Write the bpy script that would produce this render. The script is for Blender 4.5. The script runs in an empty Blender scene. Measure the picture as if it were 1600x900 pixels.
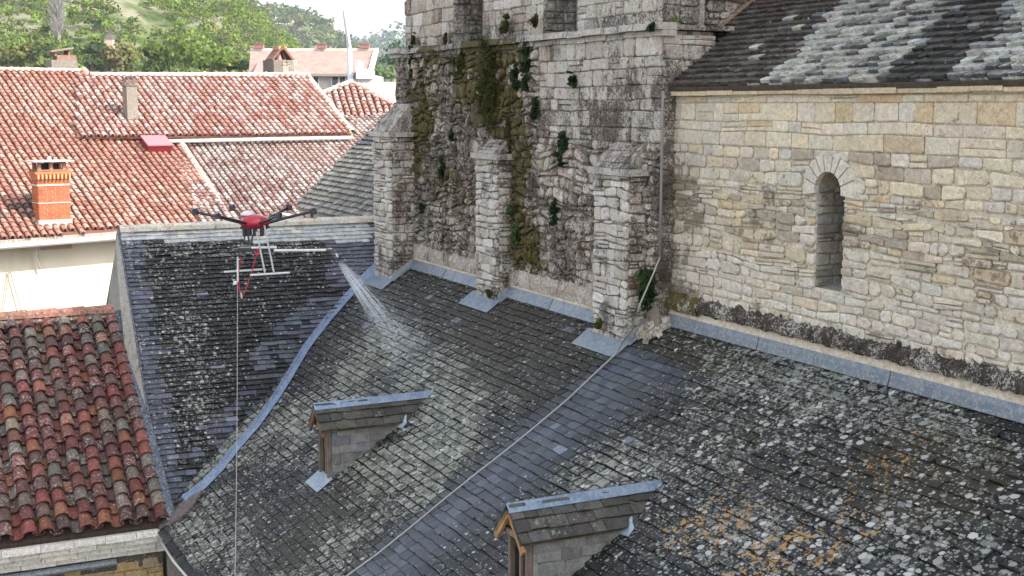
import bpy, math, random
from mathutils import Vector, Matrix, noise as mn
R = random.Random(7)
C = bpy.context.scene.collection
SC = bpy.context.scene
V = Vector

# ------------------------------------------------------------------ camera
F_PX, CX, CY, HY = 2060.0, 800.0, 450.0, 165.0
PITCH = math.atan((CY - HY) / F_PX)
AZ = 64.2
def azd(a):                       # horizontal unit vector; X runs along the church wall, Y into the church
    return V((math.cos(math.radians(a - AZ - 90)), math.cos(math.radians(a - AZ)), 0))
UPZ = V((0, 0, 1))
RT = azd(90)
FW = azd(0) * math.cos(PITCH) - UPZ * math.sin(PITCH)
UP = azd(0) * math.sin(PITCH) + UPZ * math.cos(PITCH)
cam = bpy.data.cameras.new('camera'); cam.lens = F_PX / 1600 * 36; cam.sensor_width = 36
cam.clip_start = .1; cam.clip_end = 5000
co = bpy.data.objects.new('camera', cam); C.objects.link(co)
co.matrix_world = Matrix(((RT.x, UP.x, -FW.x, 0), (RT.y, UP.y, -FW.y, 0), (RT.z, UP.z, -FW.z, 0), (0, 0, 0, 1)))
SC.camera = co

# ------------------------------------------------------------------ light
SUN_AZ, SUN_EL = 118.0, 46.0
sdir = azd(SUN_AZ) * math.cos(math.radians(SUN_EL)) + UPZ * math.sin(math.radians(SUN_EL))
w = bpy.data.worlds.new('World'); SC.world = w; w.use_nodes = True
nt = w.node_tree; bg = nt.nodes['Background']
sk = nt.nodes.new('ShaderNodeTexSky'); sk.sky_type = 'NISHITA'; sk.sun_disc = False
sk.sun_elevation = math.radians(SUN_EL); sk.sun_rotation = math.atan2(sdir.x, sdir.y)
sk.air_density = 1.0; sk.dust_density = 3.0; sk.ozone_density = 1.0
hs = nt.nodes.new('ShaderNodeHueSaturation'); hs.inputs['Saturation'].default_value = .43      # thin bright cloud: paler than a clear sky
nt.links.new(sk.outputs[0], hs.inputs['Color']); nt.links.new(hs.outputs[0], bg.inputs[0]); bg.inputs[1].default_value = .15
sl = bpy.data.lights.new('sun', 'SUN'); sl.energy = 2.4; sl.angle = math.radians(.6); sl.color = (1, .96, .90)
so = bpy.data.objects.new('sun', sl); C.objects.link(so)
so.rotation_euler = sdir.to_track_quat('Z', 'Y').to_euler()
SC.view_settings.view_transform = 'Standard'; SC.view_settings.look = 'None'
SC.view_settings.gamma = 1; SC.view_settings.use_curve_mapping = False
SC.view_settings.exposure = 1.58

# ------------------------------------------------------------------ maths
def ray(x, y): return FW * F_PX + RT * (x - CX) + UP * (CY - y)
def onp(x, y, P, n):
    r = ray(x, y); return r * (P.dot(n) / r.dot(n))
def onY(x, y, Y): return onp(x, y, V((0, Y, 0)), V((0, 1, 0)))
def onX(x, y, X): return onp(x, y, V((X, 0, 0)), V((1, 0, 0)))
def atd(x, y, d): return ray(x, y) * (d / F_PX)
def topx(P): 
    f = P.dot(FW); return CX + F_PX * P.dot(RT) / f, CY - F_PX * P.dot(UP) / f
def lerp(a, b, t): return a + (b - a) * t
def nz(x, y, z=0): return mn.noise(V((x, y, z)))
def cl(x, a=0, b=1): return max(a, min(b, x))
def mixc(a, b, t): return tuple(lerp(a[i], b[i], t) for i in range(3))
def jit(c, s): 
    k = 1 + R.uniform(-s, s); return tuple(cl(v * k * (1 + R.uniform(-s, s) * .25)) for v in c)
def inpoly(x, y, P):
    r = False; n = len(P); j = n - 1
    for i in range(n):
        xi, yi = P[i]; xj, yj = P[j]
        if (yi > y) != (yj > y) and x < (xj - xi) * (y - yi) / (yj - yi) + xi: r = not r
        j = i
    return r
def clip(poly, clipper):          # convex clip, clipper counter-clockwise
    out = poly; n = len(clipper)
    for i in range(n):
        ax, ay = clipper[i]; bx, by = clipper[(i + 1) % n]
        def side(p): return (bx - ax) * (p[1] - ay) - (by - ay) * (p[0] - ax)
        inp = out; out = []
        for j in range(len(inp)):
            p, q = inp[j], inp[(j + 1) % len(inp)]
            sp, sq = side(p), side(q)
            if sp >= 0: out.append(p)
            if (sp >= 0) != (sq >= 0):
                t = sp / (sp - sq); out.append((p[0] + (q[0] - p[0]) * t, p[1] + (q[1] - p[1]) * t))
        if len(out) < 3: return []
    return out
def area(p): return abs(sum(p[i][0] * p[(i + 1) % len(p)][1] - p[(i + 1) % len(p)][0] * p[i][1] for i in range(len(p)))) / 2
class Fr:                         # a plane frame: origin, U right, W up, N out
    def __init__(s, O, U, W):
        s.O = V(O); s.U = V(U).normalized(); s.W = V(W).normalized(); s.N = s.U.cross(s.W)
    def p(s, u, w, n=0): return s.O + s.U * u + s.W * w + s.N * n
    def uv(s, P): d = P - s.O; return (d.dot(s.U), d.dot(s.W))
    def px(s, x, y): return s.uv(onp(x, y, s.O, s.N))
def roof_frame(O, az, slope):     # plane whose eave runs towards azimuth az and which rises to the left of that
    U = azd(az); W = azd(az - 90) * math.cos(math.radians(slope)) + UPZ * math.sin(math.radians(slope))
    return Fr(O, U, W)

# ------------------------------------------------------------------ mesh builder
class MB:
    def __init__(s): s.v = []; s.f = []; s.t = []; s.z = []; s.sm = False
    def add(s, vs, fs, tint=(.5, .5, .5), zone=(0, 0, 0, 0)):
        b = len(s.v)
        s.v += [tuple(p) for p in vs]; s.f += [tuple(i + b for i in f) for f in fs]
        s.t += [(tint[0], tint[1], tint[2], 1)] * len(vs); s.z += [tuple(q) for q in zone] if isinstance(zone, list) else [tuple(zone)] * len(vs)
    def box(s, c, ax, ay, az, hx, hy, hz, tint=(.5, .5, .5), zone=(0, 0, 0, 0)):
        c = V(c); vs = [c + ax * (i * hx) + ay * (j * hy) + az * (k * hz) for i in (-1, 1) for j in (-1, 1) for k in (-1, 1)]
        s.add(vs, [(0, 1, 3, 2), (4, 6, 7, 5), (0, 4, 5, 1), (2, 3, 7, 6), (0, 2, 6, 4), (1, 5, 7, 3)], tint, zone)
    def abox(s, x0, x1, y0, y1, z0, z1, tint=(.5, .5, .5), zone=(0, 0, 0, 0)):
        s.box(((x0 + x1) / 2, (y0 + y1) / 2, (z0 + z1) / 2), V((1, 0, 0)), V((0, 1, 0)), V((0, 0, 1)), (x1 - x0) / 2, (y1 - y0) / 2, (z1 - z0) / 2, tint, zone)
    def bar(s, a, b, wd, ht=None, up=UPZ, tint=(.5, .5, .5)):
        a, b = V(a), V(b); d = (b - a); L = d.length; d.normalize(); ht = ht or wd
        x = d.cross(up)
        if x.length < 1e-4: x = d.cross(V((1, 0, 0)))
        x.normalize(); y = x.cross(d)
        s.box((a + b) / 2, d, x, y, L / 2, wd / 2, ht / 2, tint)
    def tube(s, pts, r, n=8, tint=(.5, .5, .5), cap=True):
        pts = [V(p) for p in pts]; rr = r if isinstance(r, (list, tuple)) else [r] * len(pts); vs = []; fs = []
        for i, p in enumerate(pts):
            d = (pts[min(i + 1, len(pts) - 1)] - pts[max(i - 1, 0)]).normalized()
            x = d.cross(V((.13, .21, .97))).normalized(); y = x.cross(d)
            for k in range(n):
                a = 2 * math.pi * k / n; vs.append(p + x * (math.cos(a) * rr[i]) + y * (math.sin(a) * rr[i]))
        for i in range(len(pts) - 1):
            for k in range(n): fs.append((i * n + k, i * n + (k + 1) % n, (i + 1) * n + (k + 1) % n, (i + 1) * n + k))
        if cap: fs += [tuple(range(n))[::-1], tuple(range((len(pts) - 1) * n, len(pts) * n))]
        s.add(vs, fs, tint)
    def lathe(s, c, prof, n=16, tint=(.5, .5, .5), ax=UPZ):
        c = V(c); x = ax.orthogonal().normalized(); y = ax.cross(x); vs = []; fs = []
        for (r, h) in prof:
            for k in range(n):
                a = 2 * math.pi * k / n; vs.append(c + ax * h + x * (math.cos(a) * r) + y * (math.sin(a) * r))
        for i in range(len(prof) - 1):
            for k in range(n): fs.append((i * n + k, i * n + (k + 1) % n, (i + 1) * n + (k + 1) % n, (i + 1) * n + k))
        fs += [tuple(range(n))[::-1], tuple(range((len(prof) - 1) * n, len(prof) * n))]
        s.add(vs, fs, tint)
    def poly(s, pts, tint=(.5, .5, .5), zone=(0, 0, 0, 0)): s.add(pts, [tuple(range(len(pts)))], tint, zone)
    def slab(s, pts, n, th, tint=(.5, .5, .5), zone=(0, 0, 0, 0)):      # polygon pts pushed back along -n by th
        k = len(pts); vs = [V(p) for p in pts] + [V(p) - V(n) * th for p in pts]
        fs = [tuple(range(k)), tuple(range(k, 2 * k))[::-1]] + [(i, i + k, (i + 1) % k + k, (i + 1) % k) for i in range(k)]
        s.add(vs, fs, tint, zone)
    def build(s, name, mat, parent=None, smooth=False):
        me = bpy.data.meshes.new(name); me.from_pydata(s.v, [], s.f)
        a = me.attributes.new('tint', 'FLOAT_COLOR', 'POINT'); a.data.foreach_set('color', [c for t in s.t for c in t])
        a = me.attributes.new('zone', 'FLOAT_COLOR', 'POINT'); a.data.foreach_set('color', [c for t in s.z for c in t])
        me.materials.append(mat)
        if smooth: me.polygons.foreach_set('use_smooth', [True] * len(me.polygons))
        me.update(); o = bpy.data.objects.new(name, me); C.objects.link(o)
        if parent:
            o.parent = parent; o.matrix_parent_inverse = Matrix.Translation(-wloc(parent))
        return o
def wloc(o):                       # meshes sit at the origin, only Empties carry a location
    return V(o.location) if o.type == 'EMPTY' else V((0, 0, 0))
def thing(name, label, cat, loc, group=None):
    o = bpy.data.objects.new(name, None); C.objects.link(o); o.location = loc; o.empty_display_size = .2
    o['label'] = label; o['category'] = cat
    if group: o['group'] = group
    return o
def tag(o, label, cat, group=None, kind=None):
    o['label'] = label; o['category'] = cat
    if group: o['group'] = group
    if kind: o['kind'] = kind
    return o

# ------------------------------------------------------------------ materials
def newmat(name, rough=.8, spec=.5, metal=0):
    m = bpy.data.materials.new(name); m.use_nodes = True; t = m.node_tree; b = t.nodes['Principled BSDF']
    b.inputs['Roughness'].default_value = rough; b.inputs['Specular IOR Level'].default_value = spec; b.inputs['Metallic'].default_value = metal
    return m, t, b
class G_:                          # tiny node helper
    def __init__(s, t):
        s.t = t; s.co = t.nodes.new('ShaderNodeNewGeometry').outputs['Position']
    def _in(s, sock, v):
        if hasattr(v, 'is_linked') or hasattr(v, 'links'): s.t.links.new(v, sock)
        else: sock.default_value = v if not isinstance(v, tuple) or len(v) == len(sock.default_value) else tuple(v) + (1,)
    def attr(s, n):
        a = s.t.nodes.new('ShaderNodeAttribute'); a.attribute_name = n; return a
    def noise(s, scale, det=3, rough=.6, vec=None, dist=0):
        n = s.t.nodes.new('ShaderNodeTexNoise'); n.inputs['Scale'].default_value = scale; n.inputs['Detail'].default_value = det
        n.inputs['Roughness'].default_value = rough; n.inputs['Distortion'].default_value = dist
        s.t.links.new(vec or s.co, n.inputs['Vector']); return n.outputs['Fac']
    def voro(s, scale, vec=None, feat='F1', rnd=1):
        n = s.t.nodes.new('ShaderNodeTexVoronoi'); n.feature = feat; n.inputs['Scale'].default_value = scale; n.inputs['Randomness'].default_value = rnd
        s.t.links.new(vec or s.co, n.inputs['Vector']); return n
    def scaled(s, v):
        m = s.t.nodes.new('ShaderNodeMapping'); m.inputs['Scale'].default_value = v; s.t.links.new(s.co, m.inputs['Vector']); return m.outputs[0]
    def math(s, op, a, b=0, c=None):
        n = s.t.nodes.new('ShaderNodeMath'); n.operation = op; s._in(n.inputs[0], a); s._in(n.inputs[1], b)
        if c is not None: s._in(n.inputs[2], c)
        return n.outputs[0]
    def step(s, x, thr, soft=.03):  # smooth 0..1 around thr
        n = s.t.nodes.new('ShaderNodeMapRange'); n.interpolation_type = 'SMOOTHSTEP'; s._in(n.inputs['Value'], x)
        if isinstance(thr, (int, float)):
            n.inputs['From Min'].default_value = thr - soft; n.inputs['From Max'].default_value = thr + soft
        else:
            s._in(n.inputs['From Min'], s.math('SUBTRACT', thr, soft)); s._in(n.inputs['From Max'], s.math('ADD', thr, soft))
        return n.outputs['Result']
    def mix(s, f, a, b, mode='MIX'):
        n = s.t.nodes.new('ShaderNodeMix'); n.data_type = 'RGBA'; n.blend_type = mode; n.clamp_factor = True
        s._in(n.inputs[0], f); s._in(n.inputs[6], a); s._in(n.inputs[7], b); return n.outputs[2]
    def sep(s, c):
        n = s.t.nodes.new('ShaderNodeSeparateColor'); s.t.links.new(c, n.inputs[0]); return n.outputs
    def rng(s, x, a, b, c, d):
        n = s.t.nodes.new('ShaderNodeMapRange'); s._in(n.inputs['Value'], x)
        for k, v in zip(('From Min', 'From Max', 'To Min', 'To Max'), (a, b, c, d)): n.inputs[k].default_value = v
        return n.outputs['Result']
    def gray(s, f):
        n = s.t.nodes.new('ShaderNodeCombineColor'); [s._in(n.inputs[i], f) for i in range(3)]; return n.outputs[0]
    def bump(s, h, b, st=.5, d=.01):
        n = s.t.nodes.new('ShaderNodeBump'); n.inputs['Strength'].default_value = st; n.inputs['Distance'].default_value = d
        s._in(n.inputs['Height'], h); s.t.links.new(n.outputs[0], b.inputs['Normal'])

def mat_slate():
    m, t, b = newmat('weathered_slate', .55, .34); g = G_(t)
    tint = g.attr('tint').outputs['Color']; z = g.attr('zone'); zr, zg, zb = g.sep(z.outputs['Color'])[:3]; za = z.outputs['Alpha']
    n1 = g.noise(34, 3, .65, dist=.6); n2 = g.noise(13, 2, .5); n3 = g.noise(90, 2, .6); big = g.noise(3.0, 3, .6)
    c = g.mix(1, tint, g.gray(g.rng(n2, .3, .7, .75, 1.25)), 'MULTIPLY')
    c = g.mix(1, c, g.gray(g.rng(n3, .3, .7, .72, 1.28)), 'MULTIPLY')
    mossm = g.step(g.noise(16, 4, .7), g.rng(zb, 0, 1, .80, .40), .07)
    c = g.mix(g.math('MULTIPLY', mossm, .8), c, g.mix(n2, (.020, .019, .014), (.065, .054, .028)))
    lm = g.step(g.math('ADD', g.math('MULTIPLY', n1, .75), g.math('MULTIPLY', big, .25)), g.rng(zr, 0, 1, .70, .43), .02)
    lc = g.mix(g.step(g.noise(9, 2, .5), .5, .12), (.15, .155, .115), (.36, .36, .30))
    lc = g.mix(1, lc, g.gray(g.rng(n3, .3, .7, .6, 1.3)), 'MULTIPLY')
    c = g.mix(g.math('MULTIPLY', lm, .85), c, lc)
    v1 = g.voro(21); spot = g.math('LESS_THAN', g.math('ADD', v1.outputs['Distance'], g.rng(n3, .3, .7, -.09, .09)), g.math('MULTIPLY', g.sep(v1.outputs['Color'])[0], g.math('MULTIPLY', za, .62)))
    gate = g.step(g.sep(v1.outputs['Color'])[1], .38, .02)
    v2 = g.voro(46); spot2 = g.math('LESS_THAN', g.math('ADD', v2.outputs['Distance'], g.rng(n3, .3, .7, -.1, .1)), g.math('MULTIPLY', g.sep(v2.outputs['Color'])[0], g.math('MULTIPLY', za, .60)))
    c = g.mix(g.math('MULTIPLY', spot2, .75), c, g.mix(g.sep(v2.outputs['Color'])[2], (.14, .145, .14), (.42, .42, .39)))
    c = g.mix(g.math('MULTIPLY', g.math('MULTIPLY', spot, gate), .88), c, g.mix(g.sep(v1.outputs['Color'])[2], (.17, .175, .16), (.58, .58, .54)))
    om = g.math('MULTIPLY', g.step(g.noise(33, 2, .55), g.rng(zg, 0, 1, .80, .53), .02), g.step(g.noise(9, 2, .5), .50, .04))
    c = g.mix(g.math('MULTIPLY', om, .9), c, g.mix(g.step(n3, .5, .08), (.38, .19, .05), (.46, .29, .12)))
    t.links.new(c, b.inputs['Base Color'])
    r = g.math('ADD', g.rng(n2, .3, .7, .42, .62), g.math('MULTIPLY', lm, .3)); t.links.new(r, b.inputs['Roughness'])
    g.bump(g.math('ADD', g.math('MULTIPLY', n1, .8), g.math('MULTIPLY', g.math('ADD', lm, spot), .35)), b, .5, .006)
    return m
def mat_stone(name, dirt=.5, dirtcol=(.05, .04, .03), spots=.5, vert=1.0, rough=.9, pit=0.0, light=(.62, .60, .55)):
    m, t, b = newmat(name, rough, .25); g = G_(t)
    tint = g.attr('tint').outputs['Color']; z = g.attr('zone'); zr, zg, zb = g.sep(z.outputs['Color'])[:3]
    n1 = g.noise(28, 4, .7, dist=.4); n2 = g.noise(8, 3, .6); n3 = g.noise(110, 2, .6); nv = g.noise(1, 4, .65, g.scaled((7, 7, 7 / (1 + 2 * vert))))
    c = g.mix(1, tint, g.gray(g.rng(n1, .3, .7, .72, 1.28)), 'MULTIPLY')
    c = g.mix(1, c, g.gray(g.rng(n3, .3, .7, .86, 1.14)), 'MULTIPLY')
    c = g.mix(1, c, g.mix(n2, (1.05, .99, .92), (.99, 1.0, 1.0)), 'MULTIPLY')
    lm = g.step(g.noise(22, 3, .7, dist=1), .70 - .14 * spots, .04)
    c = g.mix(g.math('MULTIPLY', lm, .55), c, light)
    dm = g.step(g.math('ADD', g.math('MULTIPLY', nv, .6), g.math('MULTIPLY', n1, .4)), g.rng(zr, 0, 1, .70 - .10 * dirt, .42), .05)
    c = g.mix(g.math('MULTIPLY', dm, .85), c, g.mix(n2, dirtcol, tuple(v * 2.4 for v in dirtcol)))
    if pit:
        wv = g.noise(38, 4, .75, dist=1.2); wl = g.noise(52, 3, .7, dist=1)
        c = g.mix(g.math('MULTIPLY', g.step(g.math('ADD', g.math('MULTIPLY', wl, .6), g.math('MULTIPLY', g.noise(5, 3, .6), .4)), .535, .03), .8), c, g.mix(n2, (.46, .42, .35), (.68, .64, .57)))
        c = g.mix(g.math('MULTIPLY', g.step(wv, g.rng(zr, 0, 1, .65, .52), .03), .9), c, g.mix(n2, (.035, .026, .020), (.10, .07, .05)))
    mm = g.step(g.math('ADD', g.math('MULTIPLY', g.noise(11, 4, .7), .6), g.math('MULTIPLY', n1, .4)), g.rng(zg, 0, 1, .78, .40), .04)
    c = g.mix(g.math('MULTIPLY', mm, .95), c, g.mix(g.step(n1, .5, .1), (.035, .040, .012), (.13, .095, .025)))
    t.links.new(c, b.inputs['Base Color'])
    g.bump(g.math('ADD', g.math('MULTIPLY', n1, 1.0), g.math('MULTIPLY', g.noise(60, 3, .7), .5)), b, .8, .012)
    return m
def mat_tile(name='clay_tile', lich=.5, dark=.3):
    m, t, b = newmat(name, .85, .3); g = G_(t)
    tint = g.attr('tint').outputs['Color']; z = g.attr('zone'); zr = g.sep(z.outputs['Color'])[0]
    n1 = g.noise(30, 4, .7, dist=.5); n2 = g.noise(9, 3, .6); n3 = g.noise(90, 2, .6)
    c = g.mix(1, tint, g.gray(g.rng(n1, .3, .7, .7, 1.3)), 'MULTIPLY')
    c = g.mix(g.math('MULTIPLY', g.step(g.noise(20, 3, .7), .62 - .12 * dark, .05), .7), c, (.055, .045, .04))
    c = g.mix(g.math('MULTIPLY', g.step(g.noise(38, 3, .7, dist=1), g.math('SUBTRACT', .68, g.math('MULTIPLY', zr, .2)), .03), .8), c, g.mix(n2, (.30, .30, .26), (.52, .50, .44)))
    c = g.mix(1, c, g.gray(g.rng(n3, .3, .7, .85, 1.15)), 'MULTIPLY')
    t.links.new(c, b.inputs['Base Color']); g.bump(n1, b, .5, .006); return m
def mat_tint(name, rough=.6, spec=.4, metal=0, var=.15, scale=20, bump=0, streak=False):
    m, t, b = newmat(name, rough, spec, metal); g = G_(t)
    tint = g.attr('tint').outputs['Color']; n = g.noise(scale, 4, .65) if not streak else g.noise(1, 4, .65, g.scaled((scale, scale, scale / 5)))
    c = g.mix(1, tint, g.gray(g.rng(n, .3, .7, 1 - var, 1 + var)), 'MULTIPLY')
    t.links.new(c, b.inputs['Base Color'])
    if bump: g.bump(n, b, .5, bump)
    return m
def mat_zinc():
    m, t, b = newmat('zinc_sheet', .5, .5, .2); g = G_(t)
    tint = g.attr('tint').outputs['Color']; n = g.noise(9, 4, .7); n2 = g.noise(45, 3, .7)
    c = g.mix(g.step(n, .52, .06), tint, g.mix(1, tint, (.72, .80, .88), 'MULTIPLY'))
    c = g.mix(g.math('MULTIPLY', g.step(n2, .56, .06), .5), c, (.42, .43, .43)); c = g.mix(g.math('MULTIPLY', g.step(g.noise(1, 4, .7, g.scaled((30, 30, 4))), .6, .06), .4), c, (.12, .12, .115))
    c = g.mix(g.math('MULTIPLY', g.step(g.noise(17, 4, .7), .64, .04), .6), c, (.10, .10, .09))
    t.links.new(c, b.inputs['Base Color']); t.links.new(g.rng(n2, .3, .7, .35, .6), b.inputs['Roughness']); g.bump(n, b, .4, .01); return m
def mat_render():
    m, t, b = newmat('cream_render', .92, .2); g = G_(t)
    tint = g.attr('tint').outputs['Color']; n = g.noise(.9, 4, .6); nv = g.noise(1, 4, .6, g.scaled((1.6, 1.6, .35)))
    c = g.mix(g.math('MULTIPLY', g.step(nv, .60, .07), .35), tint, (.42, .36, .24))
    c = g.mix(1, c, g.gray(g.rng(n, .3, .7, .93, 1.05)), 'MULTIPLY')
    c = g.mix(g.math('MULTIPLY', g.step(g.noise(2.2, 3, .6), .68, .04), .4), c, (.30, .29, .26))
    t.links.new(c, b.inputs['Base Color']); g.bump(g.noise(40, 3, .6), b, .2, .005); return m
def mat_leaf():
    m, t, b = newmat('foliage', .8, .12); g = G_(t)
    tint = g.attr('tint').outputs['Color']; t.links.new(tint, b.inputs['Base Color'])
    tr = t.nodes.new('ShaderNodeBsdfTranslucent'); t.links.new(tint, tr.inputs[0]); mx = t.nodes.new('ShaderNodeMixShader'); mx.inputs[0].default_value = .3
    t.links.new(b.outputs[0], mx.inputs[1]); t.links.new(tr.outputs[0], mx.inputs[2]); t.links.new(mx.outputs[0], t.nodes['Material Output'].inputs[0]); return m
def mat_water():
    m, t, b = newmat('water_spray', .3, .5); b.inputs['Base Color'].default_value = (.85, .9, .95, 1); b.inputs['Alpha'].default_value = .22; return m
SLATE = mat_slate()
STONE_N = mat_stone('pale_coursed_stone', .3, (.12, .09, .06), .5, .0, light=(.70, .66, .57))
STONE_T = mat_stone('eroded_tower_stone', .5, (.035, .027, .021), .9, .7, pit=1, light=(.68, .65, .60))
CRUST = mat_stone('blackened_ledge_stone', .9, (.022, .018, .016), .9, 0, pit=1)
MORT_N = mat_stone('lime_mortar', .3, (.12, .10, .08), .3, .3)
MORT_T = mat_stone('dark_joint_mortar', .95, (.028, .022, .016), .2, .6)
TILE = mat_tile(); TINT = mat_tint('painted_and_plain'); MET = mat_tint('bare_metal', .4, .5, .6, .1)
WOOD = mat_tint('bare_wood', .8, .2, 0, .35, 30, .004, True); ZINC = mat_zinc(); REND = mat_render(); LEAF = mat_leaf(); WATER = mat_water()
PLAST = mat_tint('white_plastic', .35, .5, 0, .04); CFIB = mat_tint('carbon_fibre', .4, .5, 0, .1); REDP = mat_tint('glossy_red_shell', .25, .6, 0, .08, 12)
BRICK = mat_tint('chimney_brick', .9, .2, 0, .2, 60, .004)
CEM = mat_stone('grey_cement_render', .3, (.10, .09, .08), .4, 1.0)

# ------------------------------------------------------------------ surface generators
def slates(mb, fr, poly, sw, ex, tint, zone, th=.007, clipper=None, wj=.35, rag=0, scallop=False, miss=0):
    us = [p[0] for p in poly]; ws = [p[1] for p in poly]
    w_ = min(ws) - ex; row = 0
    while w_ < max(ws):
        u = min(us) - sw * (1 + R.random()); 
        while u < max(us):
            wd = sw * (1 + R.uniform(-wj, wj)); a, b2 = u, u + wd - .003; u += wd
            cu, cw = (a + b2) / 2, w_ + ex / 2
            dj = R.uniform(-.007, .007) + (-R.uniform(.008, .025) if R.random() < .05 else 0); sk_ = R.uniform(-.004, .004)
            if scallop:
                m = .25 * wd; pl = [(a, w_ + m * .7), (a + m * .6, w_ + dj), (b2 - m * .6, w_ + dj), (b2, w_ + m * .7), (b2, w_ + ex * 1.06), (a, w_ + ex * 1.06)]
            else:
                pl = [(a, w_ + dj + sk_), (lerp(a, b2, R.uniform(.3, .7)), w_ + dj + R.uniform(-.003, .003)), (b2, w_ + dj - sk_), (b2, w_ + ex * 1.04), (a, w_ + ex * 1.04)]
            if not scallop and R.random() < .06: q_c = R.uniform(.15, .4); pl = [(a, w_ + ex * q_c), (lerp(a, b2, q_c), w_ + dj)] + pl[1:]
            if clipper:
                pl = clip(pl, clipper)
            elif not inpoly(cu, cw, poly): pl = []
            if len(pl) < 3 or area(pl) < sw * ex * .04: continue
            if miss and R.random() < miss: continue
            P = fr.p(cu, cw); x, y = topx(P); tn = tint(x, y, P); zn = zone(x, y, P)
            t0 = th * R.uniform(.8, 1.5) + ex * .11; t1 = .002 + R.uniform(0, .002)
            tw = R.uniform(-.003, .003)
            top = [fr.p(pu, pw, lerp(t0, t1, cl((pw - w_) / (ex * 1.04))) + tw * (pu - cu) / wd * 2) for pu, pw in pl]
            bot = [fr.p(pu, pw, -.012) for pu, pw in pl]; k = len(pl)
            mu, mw = sum(p[0] for p in pl) / k, sum(p[1] for p in pl) / k; ii = R.uniform(.70, .86)
            inn = [fr.p(mu + (pu - mu) * ii, mw + (pw - mw) * ii, lerp(t0, t1, cl((mw + (pw - mw) * ii - w_) / (ex * 1.04))) + .001 + tw * (pu - cu) / wd * 2) for pu, pw in pl]
            zo = (zn[0] * .45 - .12, zn[1] * .8, zn[2] + .12, zn[3] * .75) if x < 1000 or y < 200 else (zn[0] - .04, zn[1], zn[2] + .04, zn[3] * .92)
            mb.add(top + bot + inn, [tuple(range(2 * k, 3 * k))] + [(i, (i + 1) % k, 2 * k + (i + 1) % k, 2 * k + i) for i in range(k)] + [(i, i + k, (i + 1) % k + k, (i + 1) % k) for i in range(k)], tn, [zo] * (2 * k) + [zn] * k)
        w_ += ex * (1 + R.uniform(-.06, .06)); row += 1
def tiles(mb, fr, poly, pitch, ex, tint, zone=None, lift=.0, seg=6, wob=.05, chan=True, gap=.0):
    us = [p[0] for p in poly]; ws = [p[1] for p in poly]; nc = int((max(us) - min(us)) / pitch) + 2; nr = int((max(ws) - min(ws)) / ex) + 2
    L = ex * 1.18
    for ch in ((0, 1) if chan else (0,)):
        for i in range(nc):
            u0 = min(us) + (i + .5 * ch) * pitch; co_ = R.uniform(-.1, .1) * ex; cu_ = R.uniform(-wob, wob) * pitch
            for j in range(nr):
                w0 = min(ws) + j * ex + co_
                if not inpoly(u0, w0 + ex * .4, poly): continue
                P = fr.p(u0, w0); x, y = topx(P); tn = tint(x, y, P); zn = zone(x, y, P) if zone else (.3, 0, 0, 0)
                if ch: tn = tuple(v * .8 for v in tn)
                r0, r1 = pitch * .40, pitch * .32
                if ch: r0, r1 = r1, r0
                d = R.uniform(-.05, .05) * pitch + cu_; rot = R.uniform(-.05, .05); vs = []; n = 0
                for (ww, rr, hh) in ((w0, r0, pitch * .10 + .004), (w0 + L, r1, 0)):
                    for sh in (0, -1):
                        r_ = rr + sh * pitch * .07
                        for k in range(seg + 1):
                            a = math.pi * k / seg
                            du = math.cos(a) * r_; dn = math.sin(a) * r_
                            if ch: dn = -dn * .75 + pitch * .12
                            vs.append(fr.p(u0 + du + d + rot * (ww - w0), ww, dn + hh + lift))
                q = seg + 1; fs = []
                for k in range(seg):
                    fs += [(k, k + 1, 2 * q + k + 1, 2 * q + k), (k, q + k, q + k + 1, k + 1)]
                fs += [(0, 2 * q, 3 * q, q), (seg, q + seg, 3 * q + seg, 2 * q + seg)]
                mb.add(vs, fs, tn, zn)
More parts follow.
